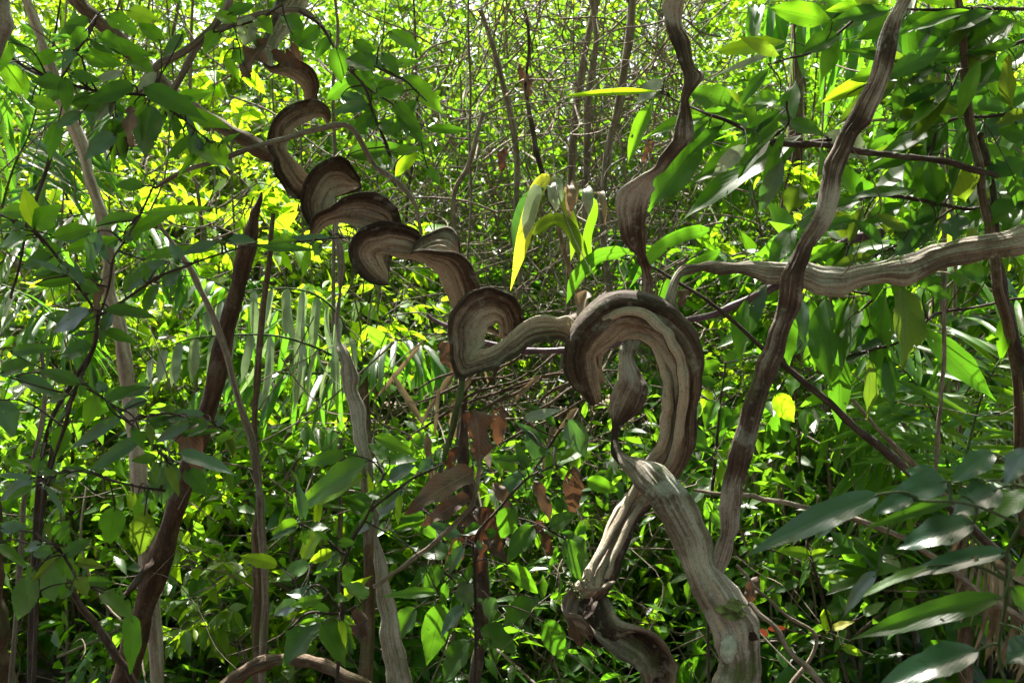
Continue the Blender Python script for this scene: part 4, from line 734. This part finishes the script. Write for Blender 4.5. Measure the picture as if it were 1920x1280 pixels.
# orange tape behind the forked trunk
ot = MB()
leaves(P(1440, 1178, 3.6), RT+UP*.05, -FWD+UP*.3, 36*3.6/F, 10*3.6/F, 6, 3, .1, .1, 'strip', mb=ot); leaves(P(1425, 1180, 3.6), RT*.8-UP*.6, -FWD+UP*.3, 20*3.6/F, 12*3.6/F, 6, 3, .1, .1, 'strip', mb=ot)
props(ot.build('marker_tape', plain('orange_plastic', (.85, .10, .02), (.9, .16, .03), .4), None, P(1440, 1180, 3.6)), 'scrap of orange marker tape right of the forked trunk', 'tape')

# ------------------------------------------------------------------ background thicket
def gen_shrub(seed, H, spread, L, W, per, mat, kind='ovate', nb=16, tw_=5):
    """upright sapling round the origin: (foliage MB, stem MB)"""
    r = np.random.default_rng(seed); st = MB(); lf = MB()
    Bs = []; Ds = []; Ns = []
    lean = r.normal(0, .12, 2)
    main = np.array([[lean[0]*H*s*s+.06*math.sin(s*5+seed), lean[1]*H*s*s+.06*math.cos(s*4+seed), H*s] for s in np.linspace(0, 1, 7)])
    tube(main, np.linspace(.016, .004, 7)*(H/3), 6, 3, .006, seed, st)
    mm = catmull(main, 10)
    for k in range(nb):
        s = r.uniform(.12, 1); p = mm[int(s*(len(mm)-1))]
        a = k*2.4+r.normal(0, .3); ln_ = spread*(1.15-.75*s)*r.uniform(.6, 1.15)
        d = np.array([math.cos(a), math.sin(a), r.uniform(.1, .7)])
        e = p+nrm(d)*ln_; mid = (p+e)/2+np.array([0, 0, .12*ln_]); e = e-np.array([0, 0, .15*ln_])
        tube([p, mid, e], [.006, .004, .002], 5, 4, .004, seed+k, st)
        tips = [(p, mid, e)]
        for q in range(tw_):
            f = r.uniform(.35, 1); b = p*(1-f)**2+2*f*(1-f)*mid+f*f*e
            dd = nrm(nrm(d)+r.normal(0, .7, 3)*np.array([1, 1, .5])); l2 = ln_*r.uniform(.25, .5)
            e2 = b+dd*l2-np.array([0, 0, .1*l2]); tips.append((b, (b+e2)/2+np.array([0, 0, .05*l2]), e2))
            tube([b, (b+e2)/2+np.array([0, 0, .05*l2]), e2], [.003, .002, .001], 4, 3, 0, 0, st)
        for (a0, b0, c0) in tips:
            for f in np.linspace(.25, 1, per):
                b = a0*(1-f)**2+2*f*(1-f)*b0+f*f*c0; t_ = nrm(c0-a0)
                sd_ = nrm(np.cross(t_, [0, 0, 1]))*(1 if r.uniform() < .5 else -1)
                Bs.append(b); Ds.append(t_*r.uniform(.3, .9)+sd_*r.uniform(.4, 1)+np.array([0, 0, r.normal(-.45, .45)]))
                Ns.append(np.array([r.normal(0, .6), r.normal(0, .6), 1.]))
    n = len(Bs); sc = r.uniform(.65, 1.25, n)
    leaves(np.array(Bs), np.array(Ds), np.array(Ns), L*sc, W*sc*r.uniform(.85, 1.15, n), 5, 3, r.uniform(.1, .45, n), r.uniform(0, .35, n), kind, mb=lf, seed=seed)
    return lf, st
KINDS = [
 # name, label, H, spread, L, W, per, material, kind, nb, tw
 ('bushy_sapling', 3.4, .85, .085, .040, 6, 'bg_bright', 'ovate', 26, 5),
 ('bushy_sapling', 3.0, .8, .10, .045, 5, 'bg_mid', 'ovate', 24, 5),
 ('small_leaf_shrub', 2.6, .8, .055, .026, 8, 'bg_bright', 'ovate', 28, 6),
 ('broadleaf_sapling', 2.6, .7, .16, .065, 4, 'bg_mid', 'lance', 20, 3),
 ('dark_shrub', 1.7, .65, .12, .05, 5, 'bg_dark', 'ovate', 22, 4),
 ('broadleaf_sapling', 2.2, .7, .17, .07, 4, 'bg_dark', 'lance', 18, 3),
 ('low_shrub', 1.2, .55, .10, .042, 5, 'bg_mid', 'ovate', 20, 4),
 ('low_shrub', 1.0, .5, .12, .05, 4, 'bg_bright', 'lance', 18, 3),
 ('understory_tree', 6.6, 1.5, .085, .04, 6, 'bg_bright', 'ovate', 52, 6),
 ('understory_tree', 6.0, 1.4, .10, .045, 5, 'bg_mid', 'ovate', 50, 6),
 ('sunlit_sapling', 3.3, .75, .15, .07, 4, 'leaf_bright', 'ovate', 22, 3),
 ('sunlit_sapling', 2.8, .7, .17, .06, 4, 'leaf_mid', 'lance', 20, 3),
]
protos = []
for k, (nm, H, sp, L_, W_, per, mt, kd, nb, tw_) in enumerate(KINDS):
    lf, st = gen_shrub(100+k, H, sp, L_, W_, per, M[mt], kd, nb, tw_)
    fo = lf.build('foliage', M[mt]); so_ = st.build('stem', M['bark_grey'])
    COL.objects.unlink(fo); COL.objects.unlink(so_)
    protos.append((nm, fo, so_))
def shrub(k, x, y, rz, sc, label, group, z=None):
    nm, fo, so_ = protos[k]
    z = float(ground_z(x, y))-.03 if z is None else z
    e = empty(nm, (x, y, z), label, 'tree' if 'tree' in nm else 'sapling' if 'sapling' in nm else 'shrub', group)
    e.rotation_euler = (0, 0, rz); e.scale = (sc, sc, sc*rng.uniform(.9, 1.15))
    for src in (fo, so_):
        c = src.copy(); COL.objects.link(c); c.parent = e
LAB = {
 'understory_tree': ('slender understory tree with fine bright foliage filling the background', 'understory trees in the background'),
 'sunlit_sapling': ('sapling with large glowing green leaves just behind the coils and palms', 'large leaved saplings behind the coils'),
 'bushy_sapling': ('slim sunlit sapling with bright yellow green leaves in the thicket', 'bright saplings in the thicket'),
 'small_leaf_shrub': ('tall shrub with tiny sunlit leaves in the thicket behind', 'small leaved shrubs in the thicket'),
 'broadleaf_sapling': ('sapling with long broad leaves in the shaded thicket', 'broad leaved saplings in the thicket'),
 'dark_shrub': ('dark green shrub low in the thicket shade', 'dark shrubs in the undergrowth'),
 'low_shrub': ('low leafy shrub in the undergrowth near the forest floor', 'low shrubs in the undergrowth'),
}
def scatter(kinds, n, y0, y1, smin=.85, smax=1.25, xl=-.6, xr=.6, avoid=None):
    for q in range(n):
        k = kinds[q % len(kinds)]
        y = rng.uniform(y0, y1); x = rng.uniform(xl, xr)*y
        if avoid and avoid(x/y, y): continue
        shrub(k, x, y, rng.uniform(0, 6.28), rng.uniform(smin, smax), *LAB[protos[k][0]])
scatter([10, 11], 10, 4.6, 6.8, .7, .9, xl=-.55, xr=-.05)
scatter([11, 10], 5, 5.2, 7, .8, 1.0, xl=.12, xr=.5)
open_gap = lambda a, y: -.02 < a < .16 and y > 5.5
scatter([6, 4, 7, 5], 36, 4.0, 7.0, .8, 1.15)
scatter([4, 6, 5, 7], 30, 4.6, 9.5, .9, 1.3)
scatter([0, 1, 2, 3], 20, 6.6, 9.4, .75, 1.1, avoid=open_gap)
scatter([7, 6, 2, 7], 52, 4.2, 8.8, .9, 1.4)
scatter([2, 3, 2], 16, 4.6, 6.5, .55, .75)
scatter([8, 9, 8], 38, 9.2, 14, .85, 1.15, xl=-.58, xr=.58, avoid=lambda a, y: .02 < a < .13 and y < 8.5)
scatter([0, 1, 10, 1, 0, 11], 10, 8, 11, 1.3, 1.7, xl=-.58, xr=.58, avoid=lambda a, y: .0 < a < .16)
scatter([0, 2, 1, 2, 0], 44, 8, 14, 1.1, 1.6, xl=-.6, xr=.6, avoid=lambda a, y: .02 < a < .14 and y < 12)

# far wood on the bank: one mass of sunlit leaves
def mass(name, label, n, fn, L, W, mat, seed, kind='ovate'):
    r = np.random.default_rng(seed); B = fn(r, n)
    D_ = r.normal(0, 1, (n, 3))*np.array([1, 1, .6])-np.array([0, 0, .4]); N_ = np.stack([r.normal(0, .6, n), r.normal(0, .6, n), np.ones(n)], 1)
    sc = r.uniform(.6, 1.3, n)
    o = leaves(B, D_, N_, L*sc, W*sc, 3, 3, .3, r.uniform(0, .3, n), kind, seed=seed).build(name, mat)
    return props(o, label, None, None, 'stuff')
def clump_pts(r, n, y0, y1, a0, a1, e0, e1, nc, rad):
    """clumps spread through a wedge of the wood: a = x/y, e = (z-cam)/y"""
    y = r.uniform(y0, y1, nc); a = r.uniform(a0, a1, nc); e = r.uniform(e0, e1, nc)
    c = np.stack([a*y, y, CAMZ+e*y], 1); idx = r.integers(0, nc, n)
    return c[idx]+r.normal(0, 1, (n, 3))*rad*r.uniform(.5, 1.3, nc)[idx][:, None]
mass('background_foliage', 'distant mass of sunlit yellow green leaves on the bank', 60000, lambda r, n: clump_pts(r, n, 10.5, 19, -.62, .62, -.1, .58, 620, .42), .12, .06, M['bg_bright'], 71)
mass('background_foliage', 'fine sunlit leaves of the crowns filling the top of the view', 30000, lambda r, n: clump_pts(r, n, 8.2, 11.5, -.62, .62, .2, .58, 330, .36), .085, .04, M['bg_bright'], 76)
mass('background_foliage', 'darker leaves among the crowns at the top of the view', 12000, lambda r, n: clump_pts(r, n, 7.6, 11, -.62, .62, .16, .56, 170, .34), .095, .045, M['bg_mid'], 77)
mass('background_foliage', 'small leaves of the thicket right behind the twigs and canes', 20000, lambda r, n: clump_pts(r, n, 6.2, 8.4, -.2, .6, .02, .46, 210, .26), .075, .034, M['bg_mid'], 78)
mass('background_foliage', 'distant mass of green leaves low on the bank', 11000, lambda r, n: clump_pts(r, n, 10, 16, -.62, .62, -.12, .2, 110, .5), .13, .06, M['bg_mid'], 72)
# unseen canopy and rear leaf wall, added to shade the lianas
def canopy(r, n):
    nc = 125; c = np.stack([r.uniform(-6, 6, nc), r.uniform(.2, 4.9, nc), r.uniform(5.2, 7.6, nc)], 1)
    c[:, 2] = np.maximum(c[:, 2], CAMZ+.56*c[:, 1]+.4)
    c = c[(np.hypot(c[:, 0]-.9, c[:, 1]-4.9) > .6)]; nc = len(c)      # a gap that lets the sun down on the right hand palm
    back = np.stack([r.uniform(-6, 6, 75), r.uniform(-5.5, -.5, 75), r.uniform(4.6, 6.6, 75)], 1); wall = np.stack([r.uniform(-6, 6, 50), r.uniform(-6, -4, 50), r.uniform(1.6, 5, 50)], 1)  # leaf clumps behind the camera, added to block sky light
    c = np.vstack([c, back, wall]); nc = len(c)
    idx = r.integers(0, nc, n); return c[idx]+r.normal(0, .42, (n, 3))*np.array([1.2, 1.2, .5])
mass('unseen_shade_foliage', 'unseen leafy canopy overhead and behind, added for its shade', 50000, canopy, .17, .085, M['bg_mid'], 73)
mass('undergrowth', 'small sun flecked leaves of the ground cover and seedlings', 9500, lambda r, n: clump_pts(r, n, 4.0, 7.0, -.6, .6, -.26, .0, 170, .17), .095, .04, M['bg_mid'], 79)
# undergrowth leaves near the floor
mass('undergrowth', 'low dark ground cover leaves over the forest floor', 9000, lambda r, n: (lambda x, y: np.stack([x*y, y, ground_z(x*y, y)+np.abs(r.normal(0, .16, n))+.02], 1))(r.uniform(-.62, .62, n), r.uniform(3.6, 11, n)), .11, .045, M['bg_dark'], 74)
mass('leaf_litter', 'brown fallen leaves littering the forest floor', 7000, lambda r, n: (lambda x, y: np.stack([x*y, y, ground_z(x*y, y)+.015], 1))(r.uniform(-.62, .62, n), r.uniform(3, 14, n)), .11, .05, M['dead'], 75)

# tangle of fine bare twigs, top centre, and loose ones through the thicket
def tangle(name, label, n, a, e, y0, y1, mat, seed, rr=(.0025, .007), ll=(.4, 1.4)):
    r = np.random.default_rng(seed); mb = MB()
    for k in range(n):
        y = r.uniform(y0, y1); p = np.array([r.uniform(*a)*y, y, CAMZ+r.uniform(*e)*y])
        d = nrm(r.normal(0, 1, 3)*np.array([1, .7, 1.1])); L_ = r.uniform(*ll); pts = [p]
        for j in range(5):
            d = nrm(d+r.normal(0, .28, 3)); pts.append(pts[-1]+d*L_/5)
        r0 = r.uniform(*rr); tube(pts, np.linspace(r0, r0*.5, 6), 4, 3, 0, 0, mb)
    return props(mb.build(name, mat), label, None, None, 'stuff')
tangle('twig_tangle', 'tangle of fine bare twigs at the top centre', 1050, (-.07, .18), (.0, .46), 4.8, 8.5, M['twig'], 81)
tangle('twig_tangle', 'thin bare twigs threading the middle distance', 420, (-.55, .55), (-.3, .4), 3.3, 5.0, M['twig'], 83, rr=(.0015, .0035), ll=(.3, 1.1))
tangle('twig_tangle', 'loose bare twigs scattered through the thicket', 800, (-.58, .58), (-.25, .45), 4.2, 9, M['twig'], 82)
# aerial roots hanging in the lower right
for k in range(26):
    x = rng.uniform(1390, 1720); y0 = rng.uniform(780, 960); D = rng.uniform(3.9, 5.2)
    pts = [(x+rng.normal(0, 9), y0+j*(rng.uniform(380, 520)/6), rng.uniform(2, 4.2)*.9) for j in range(7)]
    stemthing('aerial_root', 'twig', pts, D, 'thin pale aerial root hanging in the lower right thicket', 'root', 'aerial roots in the lower right thicket', sides=6, wob=.012, seed=200+k)
for k in range(22):
    x = rng.uniform(-20, 1940); D = rng.uniform(3.8, 7.5)
    if 860 < x < 1240: x += 600
    le = rng.normal(0, 60); rp = rng.uniform(3, 7)*4/D
    pts = [(x, to_ground(0, 0, D)+10, rp)]+[(x+le*s+rng.normal(0, 14), 1200-1250*s, rp*(1-.4*s)) for s in np.linspace(0, 1, 6)]
    stemthing('thin_sapling', rng.choice(['bark_grey', 'twig', 'twig_dark', 'bark_brown']), pts, D, 'thin bare sapling stem rising through the thicket', 'sapling', 'thin stems in the thicket', sides=7, wob=.01, seed=300+k)
